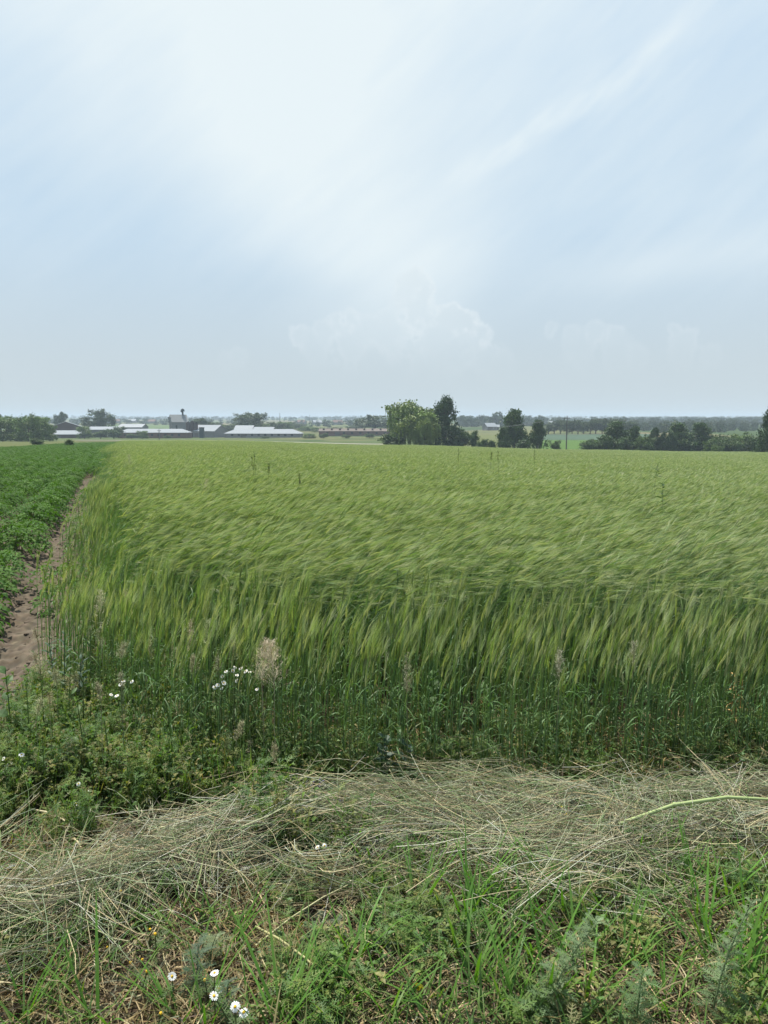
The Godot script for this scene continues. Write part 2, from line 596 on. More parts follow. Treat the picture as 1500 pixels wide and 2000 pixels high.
func build_trees() -> void:
	# hedge of leafy bushes at the left beside the farm
	var k := 0
	for a in [[-22, 808, 60], [8, 806, 58], [34, 808, 50], [58, 805, 54], [82, 810, 44], [100, 822, 30]]:
		tree("willow_bush", "bright leafy willow bush in hedge beside the brown barn", "bush", "green", k % 2, a[0], a[1], a[2], 262 + (k % 3) * 8, k * 1.7, "hedge bushes beside the barn")
		k += 1
	tree("broadleaf_tree", "small round tree rising just behind the brown barn roof", "tree", "round", 0, 121, 802, 24, 520, .3)
	tree("broadleaf_tree", "big round dark tree behind white lean-to roof", "tree", "round", 1, 193, 797, 56, 470, 1.2)
	tree("broadleaf_tree", "spreading dark tree behind gray roofed house and long white shed", "tree", "round", 2, 487, 804, 64, 480, 2.2)
	tree("broadleaf_tree", "wide hazy tree behind the long brick barn", "tree", "round", 1, 735, 809, 68, 520, 4.0)
	tree("broadleaf_tree", "tree directly behind the dark rusty grain bins", "tree", "round", 0, 393, 815, 40, 500, 4.5)
	for a in [[168, 831, 30, "green", "bright green bush beside the white lean-to roof"], [200, 840, 28, "bush", "low rounded bush in front of the white flat roof"], [226, 831, 36, "bush", "tall dark bush at the left end of the long brick shed"],
			[258, 846, 22, "bush", "low bush against the brick shed wall"], [281, 840, 22, "green", "upright pale bush against the brick shed wall"], [330, 850, 16, "bush", "tiny bush below the gray grain tower"], [633, 845, 18, "bush", "dark bush at the right end of brick barn's road"],
			[604, 846, 26, "green", "pale bush beside the far end of long white shed"], [675, 848, 17, "bush", "round bush in the middle of the long brick barn"], [722, 846, 22, "bush", "round bush before the right end of long brick barn"], [520, 852, 20, "bush", "low scrub below the long white shed wall"]]:
		tree("farm_bush", a[4], "bush", a[3], k % 2, a[0], a[1], a[2], 372, k * 1.3)
		k += 1
	tree("field_bush", "small dark bush standing in the yellowish grass strip", "bush", "bush", 0, 75, 855, 26, 150, .5)
	tree("field_bush", "small pointed bush at the end of the potato rows", "bush", "bush", 1, 138, 857, 18, 118, 1.5)
	for a in [[420, 824], [440, 828], [452, 830], [470, 828], [515, 826], [530, 823], [545, 825], [558, 822], [572, 824], [586, 827], [598, 832], [612, 834], [300, 838], [318, 836], [280, 838], [240, 838], [760, 822], [700, 828], [655, 834], [625, 834], [772, 826], [690, 832]]:
		tree("village_tree", "hazy green tree in the belt behind the farm sheds", "tree", "green" if k % 3 == 0 else "round", k % 3, a[0], a[1], R(24, 34), R(520, 640), k * .9, "tree belt behind the farm")
		k += 1
	# the grove on the far edge of the barley
	tree("low_bush", "bright green low bush at the foot of the pale willow", "bush", "bush", 1, 764, 846, 52, 196, .4)
	tree("willow_tree", "pale drooping willow tree beside the dark conical tree", "tree", "willow", 0, 808, 777, 98, 200, .8)
	tree("willow_tree", "short drooping willow in front of the tall pale willow", "tree", "willow", 1, 832, 816, 50, 194, 2.1)
	tree("conical_tree", "tall dark conical tree beside the pale willow", "tree", "cone", 0, 868, 768, 70, 199, .2)
	tree("low_bush", "dark bush at the right foot of the conical tree", "bush", "bush", 0, 905, 836, 30, 203, 1.9)
	tree("low_bush", "dark upright bush next to the low bush row", "bush", "bush", 1, 924, 838, 24, 206, 2.9)
	tree("low_bush", "small low bush left of the birch pair, wider one", "bush", "bush", 0, 941, 855, 24, 196, 3.3)
	tree("low_bush", "small low bush left of the birch pair, narrow one", "bush", "bush", 1, 960, 858, 18, 195, .9)
	tree("birch_tree", "tall dark birch with a pointed crown left of the pole", "tree", "birch", 0, 1005, 796, 62, 201, 1.1)
	tree("birch_tree", "short pale birch in front of the tall dark birch", "tree", "birch", 1, 984, 830, 28, 196, 2.3)
	tree("birch_tree", "slender ragged birch between tall birch and power pole", "tree", "birch", 2, 1054, 812, 40, 202, 3.1)
	tree("low_bush", "low dark bush at the foot of the slender birch", "bush", "bush", 0, 1084, 858, 20, 198, 4.0)
	# forest belt behind the pole
	for a in [[1080, 820], [1092, 818], [1104, 821], [1116, 820], [1128, 818], [1140, 822], [1150, 819], [1160, 816], [1172, 818], [1184, 815], [1196, 816], [1208, 817], [1220, 822], [1068, 826]]:
		tree("belt_tree", "dark broadleaf tree in the forest belt behind the power pole", "tree", "round", k % 3, a[0], a[1], R(26, 36), R(418, 440), k * 1.1, "forest belt behind the pole")
		k += 1
	# right grove
	for a in [[1148, 856, 34, 206, "bush", "pale low bush at the start of the right thicket"], [1170, 850, 34, 208, "bush", "rounded bush beside the pale low bush in thicket"],
			[1204, 818, 60, 212, "birch", "broad dark tree standing at the left end of the thicket"], [1234, 830, 34, 210, "birch", "narrow tree beside the broad left tree of the thicket"],
			[1253, 846, 26, 206, "green", "pale green bush between two narrow trees of the thicket"], [1276, 832, 36, 208, "cone", "dark pointed conifer in the middle of the thicket"],
			[1293, 840, 32, 207, "cone", "shorter pointed conifer beside the dark pointed conifer"], [1308, 842, 32, 209, "cone", "slim conifer beside the pair of broad thicket trees"],
			[1334, 821, 54, 212, "birch", "broad tree of the thicket, left of the broad pair"], [1364, 823, 56, 214, "birch", "broad tree of the thicket, right of the broad pair"],
			[1384, 854, 26, 204, "green", "light yellow green bush in front of the broad pair"], [1410, 846, 46, 208, "bush", "wide dark bush right of the yellow green bush"],
			[1442, 842, 56, 212, "green", "large leafy bush below the far blue church"], [1474, 848, 44, 206, "bush", "bush at the foot of the tall tree at field corner"], [1400, 866, 24, 196, "green", "tiny pale bush on the barley edge below the wide bush"]]:
		tree("thicket_tree", a[5], "tree" if a[4] in ["birch", "cone"] else "bush", a[4], k % 2, a[0], a[1], a[2], a[3], k * .77)
		k += 1
	for a in [[1188, 846], [1218, 850], [1262, 852], [1284, 858], [1320, 848], [1350, 850], [1376, 846], [1396, 852], [1426, 852], [1458, 856], [1488, 846], [1160, 862], [1180, 860]]:
		tree("thicket_bush", "dark leafy bush filling the gaps of the right thicket", "bush", "bush", k % 2, a[0], a[1], R(30, 42), R(203, 216), k * 1.31, "bushes filling the thicket")
		k += 1
	tree("corner_tree", "tall dark tree with bare twigs at the field corner", "tree", "cone", 1, 1503, 778, 62, 150, 1.0)

func build_far_woods() -> void:
	# woods far off that read as one mass
	var lists := [[], [], []]
	var bands := [ # px from, px to, d from, d to, height, number
		[-40, 480, 950, 1400, 8.0, 190], [180, 800, 1500, 2600, 9.0, 300], [-60, 1560, 2800, 4300, 11.0, 1000], [520, 800, 750, 1000, 7.0, 50],
		[890, 1060, 760, 980, 11.0, 80], [905, 1000, 690, 740, 13.5, 16], [1040, 1500, 850, 1300, 9.0, 260], [1200, 1540, 600, 800, 7.0, 150], [1230, 1560, 1400, 2300, 9.0, 300], [600, 1300, 1500, 2600, 8.0, 220], [1220, 1480, 450, 560, 6.5, 80]]
	for b in bands:
		for q in b[5]:
			var d := R(b[2], b[3])
			var p := at_d(R(b[0], b[1]), d)
			if nz.get_noise_2d(p.x * .9, p.z * .35) < -.25:
				continue
			var h: float = b[4] * R(.55, 1.25)
			var w := h * R(.7, 1.3)
			lists[rng.randi() % 3].append(Transform3D(Basis(Vector3.UP, R(0, TAU)).scaled(Vector3(w, h, w)), p - Vector3.UP * h * .12))
	stuff_of("distant_woods", "hazy blue green woods on the far hills", "woods", [proto("far", 0).crown, proto("far", 1).crown, proto("far", 2).crown], lists)

# ------------------------------------------------------------------ buildings
func shed(called: String, label: String, category: String, px: float, d: float, turn: float, length: float, width: float, eave: float, ridge: float, wall: Material, roof: Material, hip := 0.0, windows := 0, door := true, group := "") -> Node3D:
	# long side along x, gables at the ends
	var t := thing(called, label, category, at_d(px, d), turn, group)
	var W := Color(1, 1, 1)
	var hl := length * .5
	var hw := width * .5
	var mb := MB.new()
	mb.box(Vector3(-hl, -2.0, -hw), Vector3(hl, eave, hw), W)
	if hip <= 0.0:
		for s in [-1.0, 1.0]:
			var a := Vector3(s * hl, eave, -hw)
			var b := Vector3(s * hl, eave, hw)
			var e := Vector3(s * hl, ridge - .02, 0)
			mb.tri(a, e, b, W)
	part("wall", mb.mesh(wall), t)
	var rb := MB.new()
	var o := .4
	var rl := hl + o - hip
	var th := .12
	var drop := (ridge - eave) / hw * o
	for s in [-1.0, 1.0]:
		var e0 := Vector3(-hl - o, eave - drop, s * (hw + o))
		var e1 := Vector3(hl + o, eave - drop, s * (hw + o))
		var r0 := Vector3(-rl, ridge, 0)
		var r1 := Vector3(rl, ridge, 0)
		var up := Vector3.UP * th
		rb.quad(e0 + up, r0 + up, r1 + up, e1 + up, W)
		rb.quad(e0, r0, r1, e1, W)
		rb.quad(e0, e0 + up, e1 + up, e1, W)
		rb.quad(e0, e0 + up, r0 + up, r0, W)
		rb.quad(e1, e1 + up, r1 + up, r1, W)
	if hip > 0.0:
		for s in [-1.0, 1.0]:
			rb.tri(Vector3(s * (hl + o), eave - drop + th, -hw - o), Vector3(s * rl, ridge + th, 0), Vector3(s * (hl + o), eave - drop + th, hw + o), W)
	part("roof", rb.mesh(roof), t)
	for k in windows:
		var x := lerpf(-hl * .88, hl * .88, (k + .5) / windows)
		var wb := MB.new()
		wb.box(Vector3(x - .6, eave * .42, hw + .005), Vector3(x + .6, eave * .42 + 1.0, hw + .05), W)
		part("window", wb.mesh(m_dark), t)
	if door:
		var db := MB.new()
		db.box(Vector3(-hl * .5 - 1.4, -.2, hw + .005), Vector3(-hl * .5 + 1.4, minf(2.4, eave * .9), hw + .06), W)
		part("door", db.mesh(m_door), t)
	return t

var m_dark: StandardMaterial3D
var m_door: StandardMaterial3D

func build_farm() -> void:
	m_dark = flat_mat(Color(.03, .035, .04), .2)
	m_door = flat_mat(Color(.09, .08, .07), .8)
	var brick := rough_mat(Color(.20, .115, .085), .05, .35, 31, .3)
	var brown := rough_mat(Color(.11, .075, .062), .05, .35, 32, .3)
	var grey := rough_mat(Color(.24, .25, .25), .03, .25, 33, .2)
	var plaster := rough_mat(Color(.24, .24, .235), .03, .3, 34, .2)
	var white_roof := rough_mat(Color(.44, .47, .50), .06, .4, 35, .15, .55)
	white_roof.roughness = .9
	white_roof.metallic_specular = .15
	var slate := rough_mat(Color(.30, .33, .36), .02, .3, 36, .2, .75)
	var rust := rough_mat(Color(.085, .055, .045), .05, .45, 37, .3)
	var tank := rough_mat(Color(.05, .075, .075), .03, .3, 38, .3)
	shed("barn", "large brown barn with blue gray roof beside the bush hedge", "barn", 133, 430, deg_to_rad(112), 34, 18, 5.6, 8.6, brown, slate, 0.0, 0, false)
	shed("lean_to", "low shed with bright white roof before the brown barn", "shed", 136, 402, deg_to_rad(4), 15, 8, 2.1, 3.9, brown, white_roof, 2.0)
	shed("flat_shed", "shed with white roof behind the tall dark bush", "shed", 212, 432, deg_to_rad(-3), 18, 8, 4.3, 5.8, plaster, white_roof)
	shed("storehouse", "gray roofed storehouse behind the left long brick shed", "storehouse", 263, 470, deg_to_rad(-8), 15, 9, 5.0, 6.8, plaster, slate)
	shed("cowshed", "long low brick shed with pale roof left of grain tower", "shed", 305, 402, deg_to_rad(-3), 36, 9, 3.0, 4.7, brick, white_roof, 4.0, 9)
	# grain tower with its sloping conveyor and vent pipe
	var g := shed("grain_tower", "gray steep roofed grain tower with vent pipe on top", "grain tower", 351, 436, deg_to_rad(28), 8.6, 7.6, 8.6, 12.4, grey, grey, 0.0, 0, false)
	var mb := MB.new()
	mb.tube(PackedVector3Array([Vector3(2.6, 8, 0), Vector3(2.6, 14.6, 0)]), PackedFloat32Array([.45, .45]), 10, Color(1, 1, 1), Color(1, 1, 1))
	mb.tube(PackedVector3Array([Vector3(2.6, 14.3, 0), Vector3(2.6, 15.2, 0), Vector3(2.6, 15.9, 0)]), PackedFloat32Array([1.1, 1.0, .2]), 10, Color(1, 1, 1), Color(1, 1, 1))
	mb.tube(PackedVector3Array([Vector3(2.6, 13.4, 0), Vector3(1.5, 14.6, 0)]), PackedFloat32Array([.3, .3]), 8, Color(1, 1, 1), Color(1, 1, 1))
	part("vent_pipe", mb.mesh(tank), g)
	var cv := MB.new()
	cv.tube(PackedVector3Array([Vector3(-5.9, 10.6, 2.6), Vector3(-4.3, 2.0, 3.6)]), PackedFloat32Array([.4, .4]), 6, Color(1, 1, 1), Color(1, 1, 1))
	cv.tube(PackedVector3Array([Vector3(-6.2, 11.0, 2.6), Vector3(-4.0, 10.6, 1.5)]), PackedFloat32Array([.35, .35]), 6, Color(1, 1, 1), Color(1, 1, 1))
	part("conveyor", cv.mesh(plaster), g)
	var ow := MB.new()
	ow.box(Vector3(-2.4, 3.6, 3.82), Vector3(-1.5, 6.6, 3.88), Color(1, 1, 1))
	part("opening", ow.mesh(m_dark), g)
	# rusty bins beside the tower
	for a in [[370, 7.9, 1.25], [378, 8.4, 1.2], [385, 7.2, 1.1]]:
		var b := thing("grain_bin", "dark rusty upright bin beside the gray grain tower", "bin", at_d(a[0], 426), 0, "rusty bins by the tower")
		var bb := MB.new()
		bb.tube(PackedVector3Array([Vector3(0, -1, 0), Vector3(0, a[1], 0), Vector3(0, a[1] + .02, 0)]), PackedFloat32Array([a[2], a[2], .05]), 14, Color(1, 1, 1), Color(1, 1, 1))
		part("shell", bb.mesh(rust), b)
		var cb := MB.new()
		cb.tube(PackedVector3Array([Vector3(0, a[1] + .03, 0), Vector3(0, a[1] + .9, 0)]), PackedFloat32Array([a[2] * 1.03, .1]), 14, Color(1, 1, 1), Color(1, 1, 1))
		part("cap", cb.mesh(rust), b)
	var tk := thing("storage_tank", "dark green square tank between the two white roofed sheds", "tank", at_d(396, 404))
	var tb := MB.new()
	tb.box(Vector3(-1.1, -1, -1.1), Vector3(1.1, 5.4, 1.1), Color(1, 1, 1))
	part("shell", tb.mesh(tank), tk)
	var lb := MB.new()
	lb.box(Vector3(-1.25, 5.4, -1.25), Vector3(1.25, 5.6, 1.25), Color(1, 1, 1))
	part("lid", lb.mesh(rust), tk)
	shed("machine_shed", "white roofed shed right of the rusty bins", "shed", 410, 428, deg_to_rad(-24), 16, 12, 3.6, 6.7, plaster, white_roof, 0.0, 0)
	shed("cowshed", "longest white roofed shed with pale wall beside the road", "shed", 517, 410, deg_to_rad(-4), 40, 10, 2.3, 4.4, plaster, white_roof, 5.0, 10)
	shed("farmhouse", "gray roofed house peeping over the longest white shed", "house", 480, 440, deg_to_rad(-6), 10, 7, 4.2, 6.2, plaster, slate)
	shed("feed_store", "small white roof beside the gray roofed house", "shed", 518, 436, deg_to_rad(-6), 11, 7, 3.8, 5.3, plaster, white_roof)
	# long brick barn with a row of small roof gables
	var lbn := shed("brick_barn", "long brick barn with a row of small roof gables", "barn", 697, 440, deg_to_rad(-2), 42, 9, 2.6, 3.9, brick, rough_mat(Color(.16, .125, .105), .03, .3, 39, .2), 0.0, 8)
	for q in 9:
		var x := -18.5 + q * 4.6
		var vb := MB.new()
		vb.tri(Vector3(x - .8, 3.0, 3.2), Vector3(x, 4.35, 3.0), Vector3(x + .8, 3.0, 3.2), Color(1, 1, 1))
		vb.quad(Vector3(x - .8, 3.0, 3.2), Vector3(x, 4.35, 3.0), Vector3(x, 4.35, .2), Vector3(x - .8, 3.6, .8), Color(1, 1, 1))
		vb.quad(Vector3(x + .8, 3.0, 3.2), Vector3(x, 4.35, 3.0), Vector3(x, 4.35, .2), Vector3(x + .8, 3.6, .8), Color(1, 1, 1))
		part("roof_gable", vb.mesh(rust), lbn)
	# village houses among the trees
	shed("village_house", "small white gabled house behind the low bushes", "house", 955, 560, deg_to_rad(24), 8, 7, 2.8, 5.2, plaster, slate, 0.0, 3)
	shed("village_house", "small shed with white roof next to the gabled house", "shed", 967, 575, deg_to_rad(-10), 5, 4, 2.4, 3.8, plaster, white_roof)
	shed("village_house", "white roof showing above the belt beside slender birch", "house", 1077, 640, deg_to_rad(5), 5, 5, 4.4, 5.6, plaster, white_roof)
	for a in [[230, 1150], [262, 1180], [300, 1120], [620, 980], [590, 1010], [660, 950], [1260, 1300], [1310, 1380], [1240, 1180]]:
		shed("distant_house", "tiny pale house far off in the hazy village", "house", a[0], a[1], R(-.6, .6), 11, 8, 3, 5.6, plaster, pick([brick, slate, brick]), 0.0, 0, false, "houses of the far village")
	# church
	var cp_ := at_d(1434, 900)
	var ch := thing("church", "blue walled church with a golden and a white dome", "church", cp_)
	var blue := flat_mat(Color(.06, .20, .42), .6)
	var gold := flat_mat(Color(.60, .50, .28), .35, .3)
	var pale := flat_mat(Color(.62, .66, .68), .5)
	var by := y_at(838, 900) - cp_.y
	var wy := y_at(831.5, 900) - cp_.y
	var wb := MB.new()
	wb.box(Vector3(-6.6, -1, -4), Vector3(6.6, wy, 4), Color(1, 1, 1))
	part("wall", wb.mesh(blue), ch)
	var wn := MB.new()
	wn.box(Vector3(-1.6, by + .8, 4.01), Vector3(1.6, wy - .7, 4.1), Color(1, 1, 1))
	part("window", wn.mesh(pale), ch)
	for a in [[-4.2, 2.4, gold, "golden dome"], [4.4, 2.0, pale, "white dome"]]:
		var dm := MB.new()
		var pr := PackedVector3Array()
		var rr := PackedFloat32Array()
		for q in [[0, .8], [.5, .8], [.6, .95], [1.2, 1.05], [1.8, .8], [2.3, .35], [2.8, .06], [3.4, .03]]:
			pr.append(Vector3(a[0], wy + q[0] * a[1] * .62, 0)); rr.append(q[1] * a[1])
		dm.tube(pr, rr, 14, Color(1, 1, 1), Color(1, 1, 1))
		part("dome", dm.mesh(a[2]), ch, Transform3D.IDENTITY, a[3])

# ------------------------------------------------------------------ poles
func pole(called: String, label: String, category: String, px: float, top_py: float, d: float, r: float, arms: bool, mat: Material, group := "") -> Vector3:
	var p := at_d(px, d)
	var h := y_at(top_py, d) - p.y
	var t := thing(called, label, category, p, 0, group)
	var mb := MB.new()
	mb.tube(PackedVector3Array([Vector3(0, -.5, 0), Vector3(0, h * .5, 0), Vector3(0, h, 0), Vector3(0, h + .01, 0)]), PackedFloat32Array([r, r * .8, r * .6, .01]), 8, Color(1, 1, 1), Color(1, 1, 1))
	part("post", mb.mesh(mat), t)
	if arms:
		var ab := MB.new()
		ab.box(Vector3(-.75, h - .75, -.06), Vector3(.75, h - .63, .06), Color(1, 1, 1))
		part("crossarm", ab.mesh(mat), t)
		for s in [-.65, .65]:
			var ib := MB.new()
			ib.tube(PackedVector3Array([Vector3(s, h - .63, 0), Vector3(s, h - .5, 0), Vector3(s, h - .38, 0)]), PackedFloat32Array([.05, .07, .03]), 6, Color(1, 1, 1), Color(1, 1, 1))
			part("insulator", ib.mesh(m_dark), t)
	return p + Vector3(0, h, 0)

func wire(a: Vector3, b: Vector3, sag: float) -> void:
	var mb := MB.new()
	var pts := PackedVector3Array()
	var rr := PackedFloat32Array()
	for k in 25:
		var t := k / 24.0
		pts.append(a.lerp(b, t) - Vector3.UP * sag * 4.0 * t * (1 - t)); rr.append(.022)
	mb.tube(pts, rr, 4, Color(.25, .26, .26), Color(.25, .26, .26))
	tag(top_mesh("power_line", mb.mesh(m_bark)), "thin sagging power line strung from the tall roadside pole", "wire", "power lines across the grove")

func build_poles() -> void:
	var concrete := rough_mat(Color(.16, .15, .14), .03, .3, 41, .5)
	var a := pole("utility_pole", "tall utility pole standing at the field edge right of the birches", "utility pole", 1105, 812, 190, .17, true, concrete)
	var b := pole("utility_pole", "utility pole half hidden behind the low bush by the willow", "utility pole", 752, 846, 205, .15, true, concrete)
	pole("utility_pole", "short pole before the left long brick shed", "utility pole", 313, 838, 330, .22, true, concrete)
	var q := Vector3(-.65, -.4, 0)
	wire(a + q, b + q, 1.0)
	wire(a - q - Vector3(0, .8, 0), b - q - Vector3(0, .8, 0), 1.0)
	wire(a + q, a + Vector3(60, -1.0, 6), .8)
	for m in [[548, 806, 900], [606, 810, 1000], [657, 811, 1100]]:
		pole("radio_mast", "thin hazy mast on the horizon beyond the farm", "mast", m[0], m[1], m[2], .40, false, concrete, "masts on the horizon")

# ------------------------------------------------------------------ barley
func blade(mb: MB, base: Vector3, dir: Vector3, length: float, width: float, rise: float, droop: float, c0: Color, c1: Color, segs := 4) -> void:
	# a grass leaf: leaves the stem upwards along dir, arches over and hangs
	var pts := PackedVector3Array()
	var ws := PackedFloat32Array()
	for k in segs + 1:
		var t := float(k) / segs
		pts.append(base + dir * length * (t * .75 - .12 * t * t * droop) + Vector3.UP * length * (rise * t - droop * t * t))
		ws.append(width * .5 * (1.0 - pow(t, 2.2)) * (.65 + .7 * minf(t * 3.0, 1.0) * .5) + .0004)
	var side := dir.cross(Vector3.UP).normalized()
	side = (side + Vector3.UP * R(-.35, .35)).normalized()
	mb.ribbon(pts, ws, side, c0, c1)

func stalk(stem: MB, lv: MB, ear: MB, awn: MB, base: Vector3, h: float, dir: Vector3, bend: float, droop: float, lod: int, dryness := 0.0) -> void:
	var green := vary(Color(.125, .21, .115), .28)
	var foot := green.lerp(Color(.26, .23, .11), R(.0, .35) + dryness * .2)
	var segs: int = [5, 3, 2][lod]
	var sw: float = [.0022, .0022, .0042][lod]
	var pts := PackedVector3Array()
	var ws := PackedFloat32Array()
	var jog := Vector3(R(-.02, .02), 0, R(-.02, .02))
	for k in segs + 1:
		var t := float(k) / segs
		pts.append(base + Vector3.UP * h * (t - .35 * bend * t * t * t) + dir * bend * pow(t, 2.4) + jog * sin(t * 3.0))
		ws.append(sw * (1.0 - .35 * t))
	var view := Vector3(R(-1, 1), 0, R(-1, 1)).normalized()
	stem.ribbon(pts, ws, view, foot, green)
	if lod == 0:
		stem.ribbon(pts, ws, view.cross(Vector3.UP), foot, green)
	# leaves
	var nl: int = [3, 2, 1][lod]
	for q in nl:
		var t := (.16 + .25 * q) if lod == 0 else R(.3, .75)
		var f := t * segs
		var p := pts[int(f)].lerp(pts[mini(int(f) + 1, segs)], f - int(f))
		var an := R(0, TAU)
		var ld := (Vector3(cos(an), 0, sin(an)) + dir * .55).normalized()
		var lc := vary(Color(.082, .17, .055), .3)
		if q < 1 and lod == 0 and rng.randf() < .35 + dryness:
			lc = vary(Color(.30, .22, .10), .25)
		var tip := lc.lerp(Color(.20, .17, .07), R(0, .4))
		blade(lv, p, ld, R(.09, .18), R(.0045, .0075) * (1.0 if lod < 2 else 1.6), R(.65, 1.0), R(.35, 1.1), lc, tip, [5, 3, 2][lod])
	# ear
	var T := (pts[segs] - pts[segs - 1]).normalized()
	var E := (T + dir * droop + Vector3.DOWN * droop * .5).normalized()
	var el := R(.065, .095)
	var p0 := pts[segs]
	var p1 := p0 + E * el * .5
	var E2 := (E + dir * .12 + Vector3.DOWN * .16 * droop).normalized()
	var p2 := p1 + E2 * el * .5
	var ec := vary(Color(.165, .232, .095), .3)
	if rng.randf() < .12: ec = Color(.40, .42, .25)
	var ew: float = [.0050, .0058, .0075][lod]
	var side := E.cross(view).normalized()
	ear.ribbon(PackedVector3Array([p0, p1, p2]), PackedFloat32Array([ew * .6, ew, ew * .35]), side, ec, ec)
	if lod == 0:
		ear.ribbon(PackedVector3Array([p0, p1, p2]), PackedFloat32Array([ew * .6, ew, ew * .35]), view, ec, ec)
	# awns
	var na: int = [17, 9, 5][lod]
	var aw: float = [.00052, .00095, .0026][lod]
	var ac := vary(Color(.315, .37, .19), .27)
	if rng.randf() < [.14, .22, .30][lod]: ac = vary(Color(.46, .475, .31), .15)
	var s2 := E2.cross(side).normalized()
	for q in na:
		var f := R(0, 1)
		var b := p0.lerp(p2, f)
		var sd := (side * R(-1, 1) + s2 * R(-1, 1)) * (.10 + .14 * minf(droop, 1.0))
		var dd := (E2 + sd).normalized()
		var ln := R(.10, .145)
		var ts := dd.cross(Vector3(R(-1, 1), R(-1, 1), R(-1, 1))).normalized() * aw
		var mid := b + dd * ln * .5
		var tip := b + (dd + dir * .10 + Vector3.DOWN * R(-.02, .08)).normalized() * ln
		if lod == 0:
			awn.quad(b - ts, mid - ts * .8, mid + ts * .8, b + ts, ac)
			awn.tri(mid - ts * .8, tip, mid + ts * .8, ac)
		else:
			awn.tri(b - ts, tip, b + ts, ac)

func wind_dir() -> Vector3:
	var a := R(-1.0, .9)
	return Vector3(cos(a), 0, sin(a))

func barley_tile(size: float, number: int, h0: float, h1: float, b0: float, b1: float, lod: int, dryness: float, droop0: float, droop1: float) -> ArrayMesh:
	var mb := MB.new()
	for k in number:
		var p := Vector3(R(-.5, .5) * size, 0, R(-.5, .5) * size)
		stalk(mb, mb, mb, mb, p, R(h0, h1), wind_dir() if b1 > .1 else wind_dir().rotated(Vector3.UP, R(-1.2, 1.2)), R(b0, b1), R(droop0, droop1), lod, dryness)
	return mb.mesh(m_green)

func in_barley(x: float, d: float) -> bool:
	if d < front(x) or x < edge_left(d): return false
	return d < 188.0 + 5.0 * nz.get_noise_2d(x * 2.0, 5.0)

func lean_at(x: float, d: float) -> Vector2:
	# wind waves: some swathes lie over, others stand
	var n := nz.get_noise_2d(x * 3.0 + 100.0, d * 9.0)
	var n2 := nz.get_noise_2d(x * 17.0 - 300.0, d * 22.0)
	var crest := exp(-pow((d - front(x) - 1.35) / .4, 2.0))
	return Vector2(.14 + .46 * n + .14 * n2 + .22 * crest, .05 + .12 * n2)

func build_barley() -> void:
	var meshes: Array = []
	var lists: Array = []
	var T0 := meshes.size()
	for k in 6: # full height, near
		meshes.append(barley_tile(.42, 66, .70, .95, .10, .38, 0, 0.0, .15, 1.2))
		lists.append([])
	var T1 := meshes.size()
	for k in 5: # the thinner, shorter edge of the crop
		meshes.append(barley_tile(.42, 46, .46, .72, .0, .05, 0, .05 if k < 3 else .55, .0, .18))
		lists.append([])
	var T2 := meshes.size()
	for k in 5:
		meshes.append(barley_tile(1.05, 350, .70, .96, .10, .40, 1, 0.0, .15, 1.2))
		lists.append([])
	var T3 := meshes.size()
	for k in 5:
		meshes.append(barley_tile(3.2, 1700, .72, .97, .10, .40, 2, 0.0, .15, 1.2))
		lists.append([])
	var zones := [[.36, 0.0, 15.0], [.92, 15.0, 46.0], [2.8, 46.0, 195.0]]
	for zi in 3:
		var st: float = zones[zi][0]
		var d: float = maxf(zones[zi][1], 2.9)
		while d < zones[zi][2]:
			var half := .60 * d + 1.2
			var x := -half
			while x < half:
				var px := x + R(-.25, .25) * st
				var pd := d + R(-.25, .25) * st
				if in_barley(px, pd):
					var over := pd - front(px)
					var ln := lean_at(px, pd)
					var hs := R(.93, 1.06) * (1.0 + .07 * nz.get_noise_2d(px * 7.0, pd * 9.0))
					var which: int
					if zi == 0:
						var edge := over < .98 + .3 * nz.get_noise_2d(px * 40.0, 9.0) or px < edge_left(pd) + .22
						if edge:
							which = T1 + (rng.randi() % 3 if rng.randf() > .15 + .45 * ss(.2, 1.6, px) else 3 + rng.randi() % 2)
							ln *= .08
							hs *= .88 + .16 * ss(0.0, .9, over)
							if over < .25 and rng.randf() < .35: 
								x += st
								continue
						else:
							which = T0 + rng.randi() % 6
							hs *= lerpf(.95, 1.0, ss(.7, 1.6, over))
					elif zi == 1:
						which = T2 + rng.randi() % 5
					else:
						which = T3 + rng.randi() % 5
					var bs := Basis(Vector3.UP, R(-.25, .25))
					bs = Basis(Vector3(1, 0, 0), Vector3(ln.x, 1, ln.y), Vector3(0, 0, 1)) * bs.scaled(Vector3(1, hs, 1))
					lists[which].append(Transform3D(bs, Vector3(px, H(px, -pd), -pd)))
				x += st
			d += st
	stuff_of("barley_crop", "green bearded barley crop bending in the wind across the field", "barley", meshes, lists)

